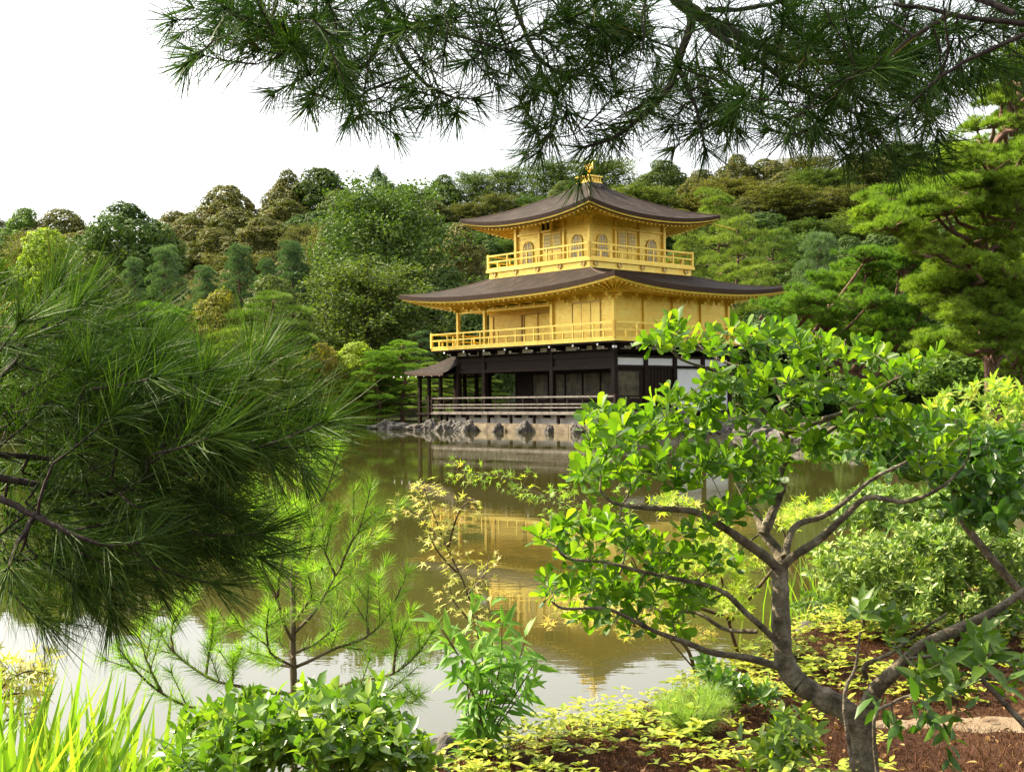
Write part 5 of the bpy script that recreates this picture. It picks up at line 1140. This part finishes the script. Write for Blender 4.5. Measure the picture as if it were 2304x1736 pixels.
yb_([(665,1500),(693,1488),(760,1456),(828,1430),(875,1378),(917,1285)], .02, -.1, .006); yb_([(828,1430),(826,1370),(830,1305)], -.05, 0); yb_([(663,1530),(740,1545),(810,1530),(885,1514),(937,1472),(974,1420)], 0, -.3, .006); yb_([(885,1514),(890,1460),(895,1420)], -.2, -.2)
yb_([(656,1560),(600,1556),(547,1545),(469,1524),(391,1467),(359,1425),(323,1394)], 0, .15, .007); yb_([(640,1580),(540,1600),(453,1597),(365,1560),(302,1503),(266,1456)], 0, -.25, .006); yb_([(365,1560),(345,1520),(333,1493),(312,1430)], -.15, -.2); yb_([(463,1520),(470,1470),(483,1420)], .1, .1); yb_([(521,1545),(525,1510),(531,1477)], .05, 0); yb_([(391,1467),(385,1430),(390,1395)], .1, .1); yb_([(659,1480),(640,1455),(605,1430),(580,1400)], 0, .1); yb_([(659,1500),(600,1490),(560,1460)], 0, .2); yb_([(800,1530),(860,1560),(920,1580),(945,1560)], -.1, -.3); yb_([(664,1210),(600,1230),(560,1200)], .1, .3)
yb_([(662,1300),(690,1260),(700,1200),(690,1140)], .05, -.15); yb_([(661,1330),(640,1290),(610,1250),(600,1180)], .05, .2); yb_([(664,1180),(690,1130),(700,1070),(712,1030)], .08, .1); yb_([(661,1400),(700,1340),(690,1280)], .02, -.3); yb_([(661,1470),(720,1440),(780,1380),(800,1320)], .02, .3); yb_([(661,1540),(700,1560),(760,1580),(830,1570)], 0, -.35); yb_([(661,1500),(610,1470),(600,1420),(604,1370)], 0, -.25)
ry = np.random.default_rng(17); ske = Skel(17); ye = empty('young_pine', yb); tag(ye, 'young pine with bright feathery upright shoots standing in front of the water', 'tree'); ymb = MB()
for pts, r0, r1 in yl:
    q = ske.limb(pts, r0, r1, 7, .03, .0006); L_ = len(q); f0 = .12 if r0 < .006 else .42
    if r0 > .01: f0 = .46
    shoot_needles(ymb, q[int(L_*f0):], 760, .056, .0017, ry, .95, 32)
    if r0 < .01:
        for k in range(3):
            i = int(L_*(.34+.2*k)+ry.integers(-2, 3)); i = min(max(i, 1), L_-2); d = nrm(q[i+1]-q[i-1]); o = nrm(np.cross(d, ry.normal(size=3))); l = .10+.07*ry.random(); t = np.linspace(0, 1, 5)[:, None]
            qq = q[i]+nrm(d+o*.9+np.array([0, 0, .4]))*l*t; ske.m.tube(qq, [.002, .002, .0015, .0015, .001], 5); shoot_needles(ymb, qq, 700, .050, .0016, ry, 1.0, 28)
finish(ye, ske, ymb, M['twig'], M['nd_young'], 'branches', 'needles', False)

# soft low pine bushes on the moss
def soft_pine(c, R, label, seed):
    r = np.random.default_rng(seed); sk = Skel(seed); e = empty('dwarf_pine', c); tag(e, label, 'shrub'); mb = MB()
    for k in range(22):
        an = k*2.399; d = nrm(np.array([math.cos(an)*(.35+.9*r.random()), math.sin(an)*(.35+.9*r.random()), .9])); l = R*(.55+.5*r.random()); q = c+d*l*np.linspace(0, 1, 6)[:, None]
        q = sk.limb(q, .004, .0012, 5); shoot_needles(mb, q[2:], 800, .075, .0012, r, .9, 40)
    finish(e, sk, mb, M['twig'], M['nd_soft'], 'branches', 'needles', False)
def on(u, v):
    p = gp(u, v); return np.array([p[0], p[1], float(gz(p[0], p[1]))-.01])
soft_pine(on(1385, 1590), .24, 'fluffy pale green dwarf pine on the moss left of the slender tree', 101)
soft_pine(on(1560, 1650), .19, 'smaller fluffy dwarf pine between the first one and the leaning trunk', 102)

# --- long blades in the lower left corner
def blades():
    r = np.random.default_rng(9); mb = MB(); n = 1100; x = r.uniform(-1.95, -.90, n); y = r.uniform(2.75, 3.75, n)
    x = np.where(r.random(n) < .4, r.normal(-1.35, .25, n), x); z = gz(x, y)
    T = nrm(np.stack([r.normal(.08, .28, n), r.normal(0, .25, n), np.ones(n)], -1)); L = (.28+.40*r.random(n)**1.3)*np.interp(x, [-1.9, -1.3, -1.0, -.9], [1.0, 1.0, .72, .5])
    N = nrm(np.stack([r.normal(size=n), r.normal(size=n)-.5, .2*r.normal(size=n)], -1)); mb.scatter(BLADE, np.stack([x, y, z-.02], -1), T, N, L, .019+.008*r.random(n))
    o = mb.build('iris_blades', M['lf_iris'], smooth=True); tag(o, 'tall bright green iris blades in the lower left corner', 'grass', kind='stuff')
blades()
def scatter_ground(n, xr, yr, mask, r):
    x = r.uniform(*xr, n); y = r.uniform(*yr, n); d = pond_dist(x, y); k = (d > .03) & mask(x, y); return x[k], y[k], gz(x[k], y[k])
def cover():
    r = np.random.default_rng(12)
    def mk(x, y):
        a = np.sin(x*3.1+1.2)*np.cos(y*2.7)+.6*np.sin(x*7+y*5); return (a+r.normal(size=len(x))*.22 > .18+np.where(y < 5.2, np.maximum(0, x-1.2)*1.2, 0)) | (r.random(len(x)) < .07)
    x, y, z = scatter_ground(9000, (-.9, 3.0), (3.4, 8), mk, r); k = (x < y*np.where(y > 5.2, .44, .30)) & ~((x > 1.35) & (y > 4.7) & (y < 5.2)); x, y, z = x[k], y[k], z[k]; mb = MB(); C = []; T = []; N = []
    for a, b, c in zip(x, y, z):
        h = .01+.11*r.random()**1.6; ph = r.random()*6
        for q in range(5):
            an = ph+q*2.399; t = np.array([math.cos(an), math.sin(an), .15+.5*r.random()]); C.append((a+.01*r.normal(), b+.01*r.normal(), c+h)); T.append(t); N.append((.2*r.normal(), .2*r.normal(), 1))
    L = .042*(.5+.8*r.random(len(C))); mb.scatter(OVAL, C, T, N, L, L*.46); o = mb.build('ground_cover', M['lf_cover'], smooth=True); tag(o, 'low creeping plants with yellow green leaves on the moss', 'ground cover', kind='stuff')
cover()
def litter():
    r = np.random.default_rng(14); x, y, z = scatter_ground(2600, (-1.0, 4), (3.3, 8.5), lambda x, y: x < y*.5, r); n = len(x); mb = MB()
    N = nrm(np.stack([.4*r.normal(size=n), .4*r.normal(size=n), np.ones(n)], -1)); L = .016+.03*r.random(n); mb.scatter(OVAL, np.stack([x, y, z+.02], -1), nrm(np.cross(N, rdir(n, r))), N, L, L*.5)
    o = mb.build('fallen_leaves', leaf_mat('dry_leaves', [(0, (.06, .03, .015)), (.5, (.16, .085, .035)), (.8, (.30, .17, .07)), (1, (.36, .28, .10))], .1, nscale=5, nmix=.2), smooth=True); tag(o, 'dry brown and tan leaves fallen on the moss', 'fallen leaves', kind='stuff')
litter()
def moss():
    r = np.random.default_rng(13); n = 150000; x = r.uniform(-1.0, 3.6, n); y = 3.2+5.2*r.random(n)**1.6; d = pond_dist(x, y); k = (d > .02) & (x < y*.48) & (np.sin(x*5)*np.cos(y*6)+r.normal(size=n)*.8 > -.9) & ~((np.abs(y-np.interp(x, [1.35, 1.6, 1.9, 2.5, 3.3, 4.5], [4.95, 4.97, 4.93, 4.85, 4.6, 4.2])) < np.interp(x, [1.3, 1.6, 1.9, 2.5, 3.2], [0, .05, .09, .12, .2])) & (x > 1.3))
    x, y = x[k], y[k]; C = np.stack([x, y, gz(x, y)], -1); T = nrm(rdir(len(x), r)*.7+[0, 0, 1]); mb = MB(); mb.scatter(NEED3, C, T, rdir(len(x), r), .012+.022*r.random(len(x)), .004)
    o = mb.build('moss', M['moss'], smooth=False); tag(o, 'red brown tufted moss on the near bank', 'moss', kind='stuff')
moss()
def reeds(name, label, c, rad, n, h, seed, wdt):
    r = np.random.default_rng(seed); x = c[0]+r.normal(size=n)*rad; y = c[1]+r.normal(size=n)*rad*.6; mb = MB(); z = np.maximum(gz(x, y), -.05)
    T = nrm(np.stack([r.normal(0, .25, n), r.normal(0, .25, n), np.ones(n)], -1)); mb.scatter(BLADE, np.stack([x, y, z], -1), T, rdir(n, r), h*(.6+.6*r.random(n)), wdt)
    o = mb.build(name, M['lf_iris'], smooth=True); tag(o, label, 'grass', kind='stuff')
reeds('shore_grass', 'bright grass on the shore left of the boulders', U(798, 958, 76), 1.0, 900, .9, 21, .05)
reeds('reeds', 'pale upright reeds at the water between the slender trunk and the pale shrub', (2.35, 8.7, 0), .28, 130, .55, 22, .012)
reeds('shore_grass', 'grass tuft on the far bank seen through the tree on the right', U(1895, 985, 40), .6, 260, .55, 23, .03)
